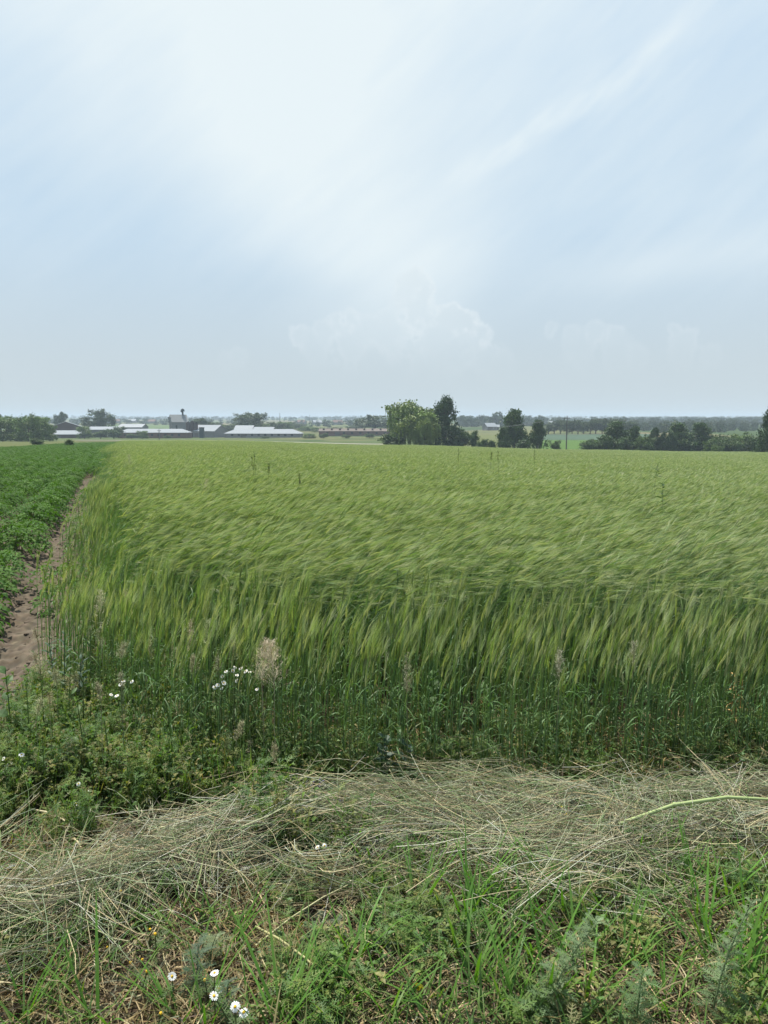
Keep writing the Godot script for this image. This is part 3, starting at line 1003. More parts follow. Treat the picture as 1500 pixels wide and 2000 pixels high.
func build_front_barley() -> void:
	# the stalks of the front row that can be told apart, one thing each
	var protos: Array = []
	for k in 12:
		var s := MB.new()
		var e := MB.new()
		var a := MB.new()
		var leaves: Array = []
		var h := R(.46, .70)
		var tmp := MB.new()
		stalk(s, tmp, e, a, Vector3.ZERO, h, wind_dir(), R(.0, .07), R(.0, .25), 0, .4)
		# each leaf ribbon of 6 pairs becomes a mesh of its own
		for q in 3:
			var l := MB.new()
			for j in 12:
				l.v.append(tmp.v[q * 12 + j]); l.n.append(tmp.n[q * 12 + j]); l.c.append(tmp.c[q * 12 + j])
			for j in 30:
				l.i.append(tmp.i[q * 30 + j] - q * 12)
			leaves.append(l.mesh(m_green))
		protos.append([s.mesh(m_green), leaves, e.mesh(m_green), a.mesh(m_green)])
	var made := 0
	while made < 300:
		var x := R(-1.9, 2.1)
		var d := front(x) + absf(rng.randfn(0, .22)) - .05
		if x < edge_left(d) or absf(x / d) > .52:
			continue
		var pr: Array = protos[made % 12]
		var t := thing("barley_stalk", "single bearded barley stalk in the front row of the crop", "barley", Vector3(x, H(x, -d), -d), R(-.5, .5), "front row barley stalks")
		t.scale = Vector3.ONE * R(.85, 1.12)
		part("culm", pr[0], t)
		for l in pr[1]: part("leaf", l, t)
		var ear := part("ear", pr[2], t)
		part("awns", pr[3], ear)
		made += 1

# ------------------------------------------------------------------ potatoes
var pot_leaves: Array = []

func leaflet(mb: MB, base: Vector3, dir: Vector3, up: Vector3, l: float, w: float, col: Color) -> void:
	var s := dir.cross(up).normalized() * w * .5
	var m := base + dir * l * .5 + up * l * .07
	var tip := base + dir * l - up * l * .10
	var f := up * w * .20
	mb.tri(base, m - s * 1.0 + f, m, col)
	mb.tri(m - s + f, tip, m, col)
	mb.tri(base, m, m + s + f, vary(col, .08))
	mb.tri(m + s + f, m, tip, col)

func compound_leaf(l: float, col: Color) -> MB:
	# along +x, arching
	var mb := MB.new()
	var pts := PackedVector3Array()
	var ws := PackedFloat32Array()
	for k in 5:
		var t := k / 4.0
		pts.append(Vector3(t * l, l * (.45 * t - .55 * t * t), 0)); ws.append(.0022)
	mb.ribbon(pts, ws, Vector3(0, 0, 1), col, col)
	for k in 3:
		var t := .30 + .22 * k
		var p := Vector3(t * l, l * (.45 * t - .55 * t * t), 0)
		for s in [-1.0, 1.0]:
			var dir := Vector3(R(.3, .6), R(-.15, .2), s * R(.75, 1)).normalized()
			leaflet(mb, p, dir, (Vector3.UP + Vector3(R(-.3, .3), 0, R(-.3, .3))).normalized(), l * R(.26, .34), l * R(.17, .22), vary(col, .15))
	leaflet(mb, pts[4] - Vector3(.1 * l, 0, 0), Vector3(.95, -.3, 0), Vector3(.3, .95, 0), l * .40, l * .27, vary(col, .15))
	return mb

func potato_layout(n: int, r: float, h: float) -> Array:
	var out: Array = []
	for k in n:
		var an := k * 2.4 + R(-.3, .3)
		var t := sqrt((k + .5) / n)
		var p := Vector3(cos(an) * r * t * .75, h * (.98 - .70 * t * t) + R(-.03, .03), sin(an) * r * t * .75)
		var b := Basis(Vector3.UP, -an + R(-.5, .5)) * Basis(Vector3(0, 0, 1), R(-.35, .35) - t * .35) * Basis(Vector3(1, 0, 0), R(-.4, .4))
		out.append(Transform3D(b.scaled(Vector3.ONE * R(.85, 1.2)), p))
	return out

func row_x(off: float, d: float) -> float:
	return -.72 - .361 * d + off

func build_potatoes() -> void:
	var raw: Array = []
	for k in 5:
		var m := compound_leaf(.225, vary(Color(.072, .138, .030), .28))
		raw.append(m)
		pot_leaves.append(m.mesh(m_potato))
	var wholes: Array = []
	var stems: Array = []
	for k in 6:
		var mb := MB.new()
		var sm := MB.new()
		for x in potato_layout(34, .30, .42):
			mb.add(pick(raw), x, vary(Color(1, 1, 1), .18))
		for q in 6:
			var an := q * 1.05
			sm.tube(PackedVector3Array([Vector3(cos(an) * .03, -.03, sin(an) * .03), Vector3(cos(an) * .1, .2, sin(an) * .1), Vector3(cos(an) * .14, .36, sin(an) * .14)]), PackedFloat32Array([.006, .005, .003]), 5, Color(.09, .11, .04), Color(.07, .12, .035))
		wholes.append(mb.mesh(m_potato))
		stems.append(sm.mesh(m_green))
	# every spot of the rows, nearest first
	var spots: Array = []
	for k in range(-7, 58):
		var off := -.48 - .86 * k
		var d := 4.6
		while d < 205.0:
			d += R(.32, .46)
			var x := row_x(off, d)
			var u := x / d
			if u < -.60: continue
			if k < 0 and (x > edge_left(d) - .3 or d < 30.0): continue
			if d < 16.0 and rng.randf() < .14: continue
			var dmax := lerpf(94.0, 205.0, ss(-.5, -.335, u))
			if d > dmax: break
			spots.append([d, x + R(-.05, .05), k])
	spots.sort_custom(func(a, b): return a[0] < b[0])
	# weaker plants between the furrow and the barley
	var extra: Array = []
	for q in 22:
		var d := 6.6 + q * .95 + R(-.15, .15)
		extra.append([d, minf(row_x(.30, d), edge_left(d) - .06) + R(-.06, .04), 99])
	var near: Array = extra.duplicate()
	for s in spots:
		if near.size() < 300 and s[1] / s[0] > -.56: near.append(s)
	var shown := {}
	for q in near.size():
		var s: Array = near[q]
		shown[s] = true
		var sc := R(.66, 1.05) * (R(.5, .9) if s[2] == 99 else 1.0) * (1.0 if rng.randf() > .1 else .65)
		var up := .10 if s[2] != 99 else .02
		var lab := "leafy potato plant in the ridged rows left of the barley"
		var grp := "potato plants in rows"
		if s[2] == 99:
			lab = "small weak potato plant between bare furrow and barley edge"
			grp = "weak potato plants by the furrow"
		var t := thing("potato_plant", lab, "potato plant", Vector3(s[1], H(s[1], -s[0]) + up, -s[0]), R(0, TAU), grp)
		t.scale = Vector3.ONE * sc
		part("stem", stems[q % 6], t)
		if q < 44:
			for x in potato_layout(30, .30, .42):
				part("leaf", pick(pot_leaves), t, x)
		else:
			part("foliage", wholes[q % 6], t)
	var lists: Array = [[], [], [], [], [], []]
	for s in spots:
		if shown.has(s): continue
		var sc := R(.8, 1.15)
		lists[rng.randi() % 6].append(Transform3D(Basis(Vector3.UP, R(0, TAU)).scaled(Vector3.ONE * sc), Vector3(s[1], H(s[1], -s[0]) + .08, -s[0])))
	stuff_of("potato_rows", "dense green potato foliage of the far rows", "potatoes", wholes, lists)
	# ridged soil
	var mb := MB.new()
	var nd := 460
	var nx := 150
	for a in nd + 1:
		var d := 3.2 + 26.0 * pow(float(a) / nd, 1.5)
		for b in nx + 1:
			var off := .55 - 7.0 * float(b) / nx
			var x := row_x(off, d)
			var rid := .10 * (cos((off + .48) / .86 * TAU) * .5 + .5)
			var lump := .045 * nz.get_noise_2d(x * 90.0, d * 90.0) + .028 * nz.get_noise_2d(x * 260.0 + 50.0, d * 260.0) + .03 * nz.get_noise_2d(x * 600.0, d * 600.0)
			mb.v.append(Vector3(x, H(x, -d) + .012 + rid + lump + .02, -d))
			mb.n.append(Vector3.UP)
			mb.c.append(vary(Color(.148, .120, .088), .18))
	for a in nd:
		for b in nx:
			var k := a * (nx + 1) + b
			mb.i.append(k); mb.i.append(k + 1); mb.i.append(k + nx + 1)
			mb.i.append(k + 1); mb.i.append(k + nx + 2); mb.i.append(k + nx + 1)
	var sf := SurfaceTool.new()
	sf.create_from(mb.mesh(m_soil), 0)
	sf.generate_normals()
	var ms := sf.commit()
	ms.surface_set_material(0, m_soil)
	tag(top_mesh("potato_ridges", ms), "ridged bare brown soil between the potato rows", "soil", "", "structure")
	# clods
	var clod := MB.new()
	var cc := SphereMesh.new()
	cc.radial_segments = 7; cc.rings = 4; cc.radius = .5; cc.height = 1.0
	var ar := cc.get_mesh_arrays()
	for q in ar[Mesh.ARRAY_VERTEX].size():
		var p: Vector3 = ar[Mesh.ARRAY_VERTEX][q]
		p *= 1.0 + .5 * nz.get_noise_3dv(p * 160.0)
		clod.v.append(p); clod.n.append(ar[Mesh.ARRAY_NORMAL][q]); clod.c.append(Color(.155, .122, .093))
	clod.i = ar[Mesh.ARRAY_INDEX]
	var cl: Array = []
	for q in 3600:
		var d := 3.6 + 16.0 * pow(rng.randf(), 1.6)
		var off := R(-2.6, .45)
		var x := row_x(off, d)
		var s := R(.015, .075) * R(.35, 1.0)
		cl.append(Transform3D(Basis(Vector3(R(-1, 1), R(-1, 1), R(-1, 1)).normalized(), R(0, 6)).scaled(Vector3(s, s * .5, s * R(.7, 1.2))), Vector3(x, H(x, -d) + .035 + .10 * (cos((off + .48) / .86 * TAU) * .5 + .5) + .045 * nz.get_noise_2d(x * 90.0, d * 90.0) + .028 * nz.get_noise_2d(x * 260.0 + 50.0, d * 260.0), -d)))
	for q in 900: # and at the right of the barley edge, where the earth lies bare
		var p := gp(R(1130, 1560), R(1470, 1560))
		var s := R(.010, .04)
		cl.append(Transform3D(Basis(Vector3(R(-1, 1), R(-1, 1), R(-1, 1)).normalized(), R(0, 6)).scaled(Vector3(s, s * .7, s)), p + Vector3.UP * .012))
	stuff_of("soil_clods", "loose brown clods of earth in the furrow and by the barley", "soil", [clod.mesh(m_soil)], [cl])

# ------------------------------------------------------------------ weeds and flowers
func feather(mb: MB, base: Vector3, dir: Vector3, l: float, col: Color, pairs := 7) -> void:
	# finely cut leaf
	var up := Vector3.UP
	var side := dir.cross(up).normalized()
	var pts := PackedVector3Array()
	var ws := PackedFloat32Array()
	for k in 4:
		var t := k / 3.0
		pts.append(base + dir * l * t + up * l * (.25 * t - .45 * t * t)); ws.append(.0012)
	mb.ribbon(pts, ws, side, col, col)
	for k in pairs:
		var t := .15 + .85 * k / pairs
		var p := base + dir * l * t + up * l * (.25 * t - .45 * t * t)
		var q := l * .34 * sin(PI * (.15 + .8 * t))
		for s in [-1.0, 1.0]:
			var e: Vector3 = p + (side * s + dir * .6 + up * R(-.25, .35)).normalized() * q
			var w := dir * l * .034
			mb.tri(p - w, e, p + w, vary(col, .12))
			var m := p.lerp(e, .55)
			var e2: Vector3 = m + (dir + side * s * .2 + up * R(-.2, .3)).normalized() * q * .45
			mb.tri(m - side * l * .022, e2, m + side * l * .022, col)

func broad_leaf(mb: MB, base: Vector3, dir: Vector3, l: float, w: float, col: Color) -> void:
	var up := (Vector3.UP + Vector3(R(-.4, .4), 0, R(-.4, .4))).normalized()
	var s := dir.cross(up).normalized()
	var prof := [[0.0, .10], [.18, .75], [.42, 1.0], [.72, .62], [1.0, .02]]
	for side in [-1.0, 1.0]:
		for k in prof.size() - 1:
			var a: Array = prof[k]
			var b: Array = prof[k + 1]
			var pa: Vector3 = base + dir * l * a[0] + up * l * (.2 * a[0] - .35 * a[0] * a[0])
			var pb: Vector3 = base + dir * l * b[0] + up * l * (.2 * b[0] - .35 * b[0] * b[0])
			var ea: Vector3 = pa + s * side * w * .5 * a[1] + up * w * .12 * a[1]
			var eb: Vector3 = pb + s * side * w * .5 * b[1] + up * w * .12 * b[1]
			if side < 0: mb.quad(pa, pb, eb, ea, col)
			else: mb.quad(pa, ea, eb, pb, col)

var fl_disc: Array = []
var fl_rays: Array = []

func make_flowers() -> void:
	for k in 4:
		var disc := MB.new()
		var r := .0062
		var prof := [[1.0, 0.0], [.92, .35], [.62, .70], [.25, .86], [0.0, .9]]
		for q in prof.size() - 1:
			for s in 9:
				var a0 := TAU * s / 9.0
				var a1 := TAU * (s + 1) / 9.0
				var lo: Array = prof[q]
				var hi: Array = prof[q + 1]
				disc.quad(Vector3(cos(a0) * lo[0], lo[1], sin(a0) * lo[0]) * r, Vector3(cos(a0) * hi[0], hi[1], sin(a0) * hi[0]) * r, Vector3(cos(a1) * hi[0], hi[1], sin(a1) * hi[0]) * r, Vector3(cos(a1) * lo[0], lo[1], sin(a1) * lo[0]) * r, vary(Color(.62, .40, .035), .12))
		fl_disc.append(disc.mesh(m_petal))
		var rays := MB.new()
		var n := 14 + k
		var dr: float = [0.02, -.12, -.35, .12][k]
		for s in n:
			var a := TAU * s / n + R(-.08, .08)
			var d := Vector3(cos(a), 0, sin(a))
			var sd := Vector3(-sin(a), 0, cos(a))
			var l := R(.0125, .0155)
			var p0 := d * r * .8
			var dd := d * l + Vector3.UP * l * (dr + R(-.1, .1))
			rays.ribbon(PackedVector3Array([p0, p0 + dd * .45 + Vector3.UP * .0012, p0 + dd * .85, p0 + dd]), PackedFloat32Array([.0012, .0024, .0023, .0009]), sd, Color(.70, .70, .66), Color(.74, .74, .72))
		fl_rays.append(rays.mesh(m_petal))

func chamomile(label: String, heads: Array, root: Vector3, group := "", bare := false) -> void:
	# heads: world points; stems run down to the root
	var t := thing("chamomile_plant", label, "flower", root, 0, group)
	var sm := MB.new()
	var lf := MB.new()
	var gc := Color(.085, .125, .045)
	for h in heads:
		var e: Vector3 = h - root
		var m := Vector3(e.x * .35, e.y * .55, e.z * .35) + Vector3(R(-.02, .02), 0, R(-.02, .02))
		sm.tube(PackedVector3Array([Vector3(R(-.01, .01), -.02, R(-.01, .01)), m, e.lerp(m, .25), e]), PackedFloat32Array([.0022, .0018, .0014, .0012]), 5, gc, gc)
		for q in 5:
			var f := R(.15, .8)
			var an := R(0, TAU)
			feather(lf, Vector3.ZERO.lerp(m, f / .55) if f < .55 else m.lerp(e, (f - .55) / .45), Vector3(cos(an), .25, sin(an)).normalized(), R(.04, .075), vary(Color(.075, .12, .035), .2), 6)
	part("stem", sm.mesh(m_green), t)
	part("leaves", lf.mesh(m_green), t)
	for h in heads:
		var k := rng.randi() % 4
		var tilt := Basis.from_euler(Vector3(R(.05, .75), R(0, TAU), R(-.4, .3)))
		tilt = Basis(Vector3.RIGHT, R(.1, .95)) * Basis(Vector3.BACK, R(-.5, .5)) * Basis(Vector3.UP, R(0, TAU))
		var o := Node3D.new()
		o.name = "flower_head"
		t.add_child(o, true)
		o.transform = Transform3D(tilt.scaled(Vector3.ONE * (R(.60, .78) if root.z > -2.6 else R(.48, .66))), h - root)
		part("disc", fl_disc[k], o)
		if not bare:
			part("petals", fl_rays[k], o)

func flower_group(label: String, pxs: Array, hgt: float, root_py: float, group := "", bare := false) -> void:
	var cx := 0.0
	for q in pxs: cx += q[0]
	cx /= pxs.size()
	var root := gp(cx, root_py)
	var d := -root.z
	var heads: Array = []
	for q in pxs:
		var r := ray(q[0], q[1])
		var k := (d + R(-.05, .05)) / -r.z
		heads.append(Vector3(r.x * k, maxf(EYE + r.y * k, root.y + hgt * .3), r.z * k))
	chamomile(label, heads, root, group, bare)

func build_flowers() -> void:
	make_flowers()
	flower_group("tall chamomile with a spray of white flowers beside beige grass plume", [[434, 1321], [441, 1311], [459, 1303], [470, 1305], [455, 1310], [480, 1311], [487, 1313], [463, 1319], [463, 1330]], .6, 1500)
	flower_group("chamomile with four small flowers below the tall white spray", [[437, 1334], [420, 1342], [426, 1338], [433, 1345]], .5, 1510)
	flower_group("single chamomile flower under the beige grass plume", [[502, 1346]], .5, 1515)
	flower_group("chamomile with faded flowers among the dark green weeds", [[240, 1330], [257, 1331], [235, 1337], [217, 1357], [228, 1359]], .5, 1490)
	flower_group("chamomile cluster at the end of the bare furrow", [[7, 1482], [20, 1490], [42, 1474], [3, 1508], [12, 1497]], .35, 1580)
	flower_group("chamomile with two heads in the dark weeds above hay", [[153, 1531], [176, 1544], [148, 1570]], .2, 1600)
	flower_group("lone chamomile flower in dark weeds just above the hay", [[288, 1562]], .2, 1615)
	flower_group("chamomile growing through the hay, with two cream heads", [[620, 1655], [634, 1652]], .2, 1715)
	flower_group("small chamomile lying on the hay beside green blades", [[508, 1663]], .1, 1690)
	flower_group("tiny chamomile flower at the upper rim of hay", [[615, 1573]], .15, 1630)
	flower_group("chamomile flower lying in the middle of the hay", [[600, 1613]], .1, 1640)
	flower_group("large open daisy standing apart among the yellow knobs", [[336, 1907]], .2, 1990)
	flower_group("medium white daisy with a shorter daisy below it", [[419, 1900], [428, 1932]], .15, 2010)
	flower_group("half faded daisies over gray dry grass", [[459, 1966], [476, 1977], [418, 1945]], .12, 2050)
	for a in [[293, 1815, 1880], [303, 1824, 1900], [287, 1897, 1960], [278, 1874, 1930], [400, 1914, 1975], [314, 1979, 2040], [83, 1771, 1820], [235, 1740, 1790], [210, 1850, 1900], [255, 1880, 1930], [145, 1866, 1910], [45, 1860, 1910]]:
		flower_group("bare yellow chamomile knob on a stalk below the hay", [[a[0], a[1]]], .1, a[2], "petalless chamomile knobs", true)
	# yellow vetchling by the hay at the right
	for a in [[1095, 1577, 0], [1090, 1592, 0], [1104, 1592, 0], [1055, 1606, 0]]:
		var p := gp(a[0], a[1] + 34)
		var t := thing("yellow_flower", "small yellow flower growing through the hay", "flower", p, 0, "yellow flowers in the hay")
		var y := y_at(a[1], -p.z) - p.y
		var sm := MB.new()
		sm.tube(PackedVector3Array([Vector3(0, -.02, 0), Vector3(.01, y * .6, 0), Vector3(0, y, 0)]), PackedFloat32Array([.0015, .0012, .001]), 4, Color(.08, .13, .04), Color(.09, .14, .04))
		part("stem", sm.mesh(m_green), t)
		for q in 5:
			var pb := MB.new()
			broad_leaf(pb, Vector3(0, y, 0), Vector3(cos(q * 1.26), .6, sin(q * 1.26)).normalized(), .013, .010, Color(.68, .52, .03))
			part("petal", pb.mesh(m_petal), t)
	# blue purple larkspur at the foot of the barley
	for a in [[610, 1527, "purple larkspur beside the feathery mayweed at barley foot"], [626, 1521, "purple larkspur at barley foot, second from the mayweed"], [668, 1560, "purple blossom on the upper rim of hay"], [1128, 1596, "purple blossom beside the yellow flowers in hay"]]:
		var p := gp(a[0], a[1] + 50)
		var y := y_at(a[1], -p.z) - p.y
		var t := thing("larkspur", a[2], "flower", p)
		var sm := MB.new()
		sm.tube(PackedVector3Array([Vector3(0, -.02, 0), Vector3(.01, y * .6, 0), Vector3(0, y + .01, 0)]), PackedFloat32Array([.0018, .0014, .001]), 4, Color(.08, .13, .04), Color(.09, .14, .05))
		part("stem", sm.mesh(m_green), t)
		for q in 7:
			var pb := MB.new()
			var an := R(0, TAU)
			broad_leaf(pb, Vector3(R(-.006, .006), y - q * .006, R(-.006, .006)), Vector3(cos(an), .3, sin(an)).normalized(), .015, .010, vary(Color(.10, .07, .22), .2))
			part("petal", pb.mesh(m_petal), t)
	# one red leaf at the barley foot
	var rp := gp(536, 1500)
	var rt := thing("red_leaf_plant", "small plant with one red orange leaf at the barley foot", "plant", rp)
	var ry := y_at(1471, -rp.z) - rp.y
	var rs := MB.new()
	rs.tube(PackedVector3Array([Vector3(0, -.02, 0), Vector3(0, ry, 0)]), PackedFloat32Array([.002, .0015]), 4, Color(.14, .09, .04), Color(.14, .09, .04))
	part("stem", rs.mesh(m_green), rt)
	var rl := MB.new()
	broad_leaf(rl, Vector3(-.012, ry, 0), Vector3(.9, .1, .4).normalized(), .034, .022, Color(.50, .07, .025))
	part("leaf", rl.mesh(m_petal), rt)
	var gl := MB.new()
	broad_leaf(gl, Vector3(-.01, ry * .6, 0), Vector3(-.9, .2, .3).normalized(), .04, .028, Color(.08, .14, .04))
	part("leaf", gl.mesh(m_green), rt)

func plume(label: String, px: float, top_py: float, d: float, w_px: float, len_px: float, col: Color, tilt := .0, group := "") -> void:
	# loose grass panicle on a thin stem
	var p := at_d(px, d)
	var ytop := y_at(top_py, d) - p.y
	var w := w_px / FPX * d
	var l := len_px / FPX * d
	var t := thing("plume_grass", label, "grass", p, R(0, TAU), group)
	var sm := MB.new()
	var y0 := ytop - l
	var bend := Vector3(tilt, 0, 0)
	sm.tube(PackedVector3Array([Vector3(0, -.02, 0), Vector3(.005, y0 * .5, 0), Vector3(0, y0, 0), Vector3(0, ytop, 0) + bend * l]), PackedFloat32Array([.0018, .0016, .0012, .0006]), 5, Color(.10, .14, .05), col)
	part("stem", sm.mesh(m_dry), t)
	var hd := MB.new()
	var n := int(10 + 620 * w)
	for k in n:
		var f := pow(R(0, 1), .85)
		var b := Vector3(0, y0 + l * f * .95, 0) + bend * l * f
		var an := R(0, TAU)
		var rad := w * .5 * (1.0 - .75 * f) * R(.45, 1.1)
		var e := b + Vector3(cos(an) * rad, R(.15, .42) * rad + .02, sin(an) * rad)
		var s := Vector3(-sin(an), 0, cos(an))
		hd.ribbon(PackedVector3Array([b, b.lerp(e, .5) + Vector3.UP * .004, e]), PackedFloat32Array([.0005, .0004, .0003]), s, vary(col, .15), col)
		for q in 9:
			var g := b.lerp(e, R(.3, 1.05)) + Vector3(R(-1, 1), R(-1, 1), R(-1, 1)) * .009
			var dd := Vector3(cos(an) * .5 + R(-.5, .5), R(.1, .9), sin(an) * .5 + R(-.5, .5)).normalized()
			hd.tri(g - s * .0009, g + dd * R(.007, .013), g + s * .0009, vary(col, .2))
	part("panicle", hd.mesh(m_dry), t)
	var lb := MB.new()
	for k in 3:
		var an := R(0, TAU)
		blade(lb, Vector3(0, R(.05, y0 * .6), 0), Vector3(cos(an), 0, sin(an)), R(.12, .22), .006, .9, .6, Color(.09, .14, .04), Color(.16, .17, .07))
	part("leaf_blades", lb.mesh(m_green), t)

func build_plumes() -> void:
	var beige := Color(.36, .31, .20)
	var pale := Color(.32, .33, .19)
	plume("large dense beige grass plume beside the white chamomile spray", 528, 1258, 3.36, 92, 96, Color(.50, .43, .31), .1)
	plume("beige grass plume leaning right of the largest plume", 503, 1252, 3.40, 60, 84, Color(.48, .41, .30), .1)
	plume("tall pale grass plume at the left end of the barley", 184, 1156, 4.3, 48, 82, Color(.47, .43, .31))
	plume("slim grass plume just right of the tall pale plume", 242, 1154, 4.4, 26, 56, beige, .15)
	plume("faint grass plume by the furrow above the dark weeds", 62, 1272, 4.2, 60, 62, Color(.30, .27, .17), .3)
	plume("greenish grass plume below the tall pale plume", 160, 1196, 4.3, 26, 60, pale)
	plume("greenish grass plume over the dark weed clump", 122, 1320, 4.0, 50, 52, Color(.24, .25, .13), .2)
	plume("brownish grass plume among upright barley left of chamomile", 362, 1216, 3.7, 30, 62, beige)
	plume("light green grass plume left of the white spray", 398, 1212, 3.65, 36, 60, Color(.27, .31, .15), .1)
	plume("light green grass plume above the white spray", 446, 1254, 3.5, 30, 46, Color(.28, .30, .15))
	plume("thin gray plume in the middle of the barley front", 796, 1282, 3.34, 28, 80, Color(.26, .24, .16))
	plume("thin pale plume left of the orange weed", 1104, 1274, 3.4, 36, 60, Color(.34, .33, .24))
	plume("thin brownish plume nearest the orange weed", 1252, 1256, 3.5, 30, 56, Color(.27, .27, .18))
	plume("pale plume out in the open barley", 395, 935, 11.5, 46, 40, Color(.40, .40, .24), .4)
	plume("faint pale plume near the potato edge in open barley", 255, 888, 19.0, 24, 22, Color(.36, .37, .22), .3)
	plume("small green plume in the weeds above the hay", 425, 1440, 3.35, 44, 56, Color(.20, .25, .10), .2)
	plume("feathery green plume beside the dark weed hollow", 222, 1418, 3.6, 46, 40, Color(.24, .25, .12), .3)
	# dark spikes of dock and thistle standing in the barley
	var k := 0
	for a in [[497, 884, 14.5, 34, "dark dock spike in the open barley before the sheds"], [492, 890, 14.0, 28, "dark dock spike beside the tallest dock before the sheds"], [895, 876, 19.0, 24, "dark dock spike in the barley below the conical tree"], [972, 878, 18.0, 26, "dark dock spike in the barley below the birches"], [1043, 880, 21.0, 18, "small dark dock spike below the slender birch"],
			[1285, 905, 13.5, 26, "smaller dark leafy thistle standing in the barley"], [1296, 943, 9.4, 42, "larger dark leafy thistle standing in the barley"], [525, 905, 13.0, 20, "short dark dock spike right of the dock pair"], [585, 925, 11.0, 26, "dark dock spike alone in the middle barley"], [960, 884, 17.5, 16, "tiny dock spike beside the spike below the birches"]]:
		var p := at_d(a[0], a[2])
		var ytop: float = y_at(a[1], a[2]) - p.y
		var t := thing("dock_plant", a[4], "weed", p, R(0, TAU))
		var sm := MB.new()
		var lx := R(-.10, .16)
		sm.tube(PackedVector3Array([Vector3(-lx, -.02, 0), Vector3(-lx * .6, ytop * .5, .01), Vector3(0, ytop, 0)]), PackedFloat32Array([.004, .003, .001]), 5, Color(.06, .09, .04), Color(.06, .09, .04))
		part("stem", sm.mesh(m_green), t)
		var ln: float = a[3] / FPX * a[2]
		if "thistle" in a[4]:
			for q in 16:
				var f := q / 16.0
				var lb := MB.new()
				var an := q * 2.4
				broad_leaf(lb, Vector3(0, ytop - ln * f * 1.3, 0), Vector3(cos(an), .35, sin(an)).normalized(), R(.06, .12), .03, vary(Color(.05, .10, .04), .2))
				part("leaf", lb.mesh(m_green), t)
		else:
			var sd := MB.new()
			for q in 90:
				var f := R(0, 1)
				var an := R(0, TAU)
				if rng.randf() < .35 + .3 * sin(f * 23.0): continue
				var b := Vector3(-lx * .8 * f * ln / ytop + R(-.012, .012) * (1.0 + f), ytop - ln * f, R(-.01, .01))
				var e := b + Vector3(cos(an) * .5, 1.0, sin(an) * .5) * R(.012, .034)
				sd.ribbon(PackedVector3Array([b, b.lerp(e, .6), e]), PackedFloat32Array([.002, .004, .001]), Vector3(-sin(an), 0, cos(an)), vary(Color(.085, .115, .05), .25), Color(.09, .11, .05))
			part("seed_spike", sd.mesh(m_green), t)
		k += 1

func leafy_plant(called: String, label: String, p: Vector3, h: float, n: int, l: float, w: float, col: Color, spread := 1.0, group := "") -> void:
	var t := thing(called, label, "weed", p, R(0, TAU), group)
	var sm := MB.new()
	sm.tube(PackedVector3Array([Vector3(0, -.02, 0), Vector3(.015, h * .5, -.01), Vector3(0, h, 0)]), PackedFloat32Array([.004, .003, .0015]), 5, col, col)
	part("stem", sm.mesh(m_green), t)
	for q in n:
		var f := .15 + .85 * q / n
		var an := q * 2.4 + R(-.3, .3)
		var mb := MB.new()
		broad_leaf(mb, Vector3(0, h * f, 0), Vector3(cos(an) * spread, .3 + f * .5, sin(an) * spread).normalized(), l * R(.75, 1.15) * (1.1 - .4 * f), w * R(.8, 1.1) * (1.1 - .4 * f), vary(col, .16))
		part("leaf", mb.mesh(m_green), t)

func feather_plant(called: String, label: String, p: Vector3, h: float, lean: Vector3, n: int, l: float, col: Color, group := "") -> void:
	var t := thing(called, label, "weed", p, 0, group)
	var sm := MB.new()
	var pts := PackedVector3Array()
	var rr := PackedFloat32Array()
	for k in 6:
		var f := k / 5.0
		pts.append(Vector3(0, h * f - .02, 0) + lean * f * f); rr.append(lerpf(.0035, .0012, f))
	sm.tube(pts, rr, 5, col * Color(.9, .85, .8), col)
	part("stem", sm.mesh(m_green), t)
	for q in n:
		var f := .1 + .9 * q / n
		var an := q * 2.4 + R(-.4, .4)
		var g := f * 5.0
		var b := pts[int(g)].lerp(pts[mini(int(g) + 1, 5)], g - int(g))
		var mb := MB.new()
		feather(mb, b, Vector3(cos(an), R(.2, .7), sin(an)).normalized(), l * R(.7, 1.2) * (1.15 - .55 * f), vary(col, .15), 8)
		part("leaf", mb.mesh(m_green), t)

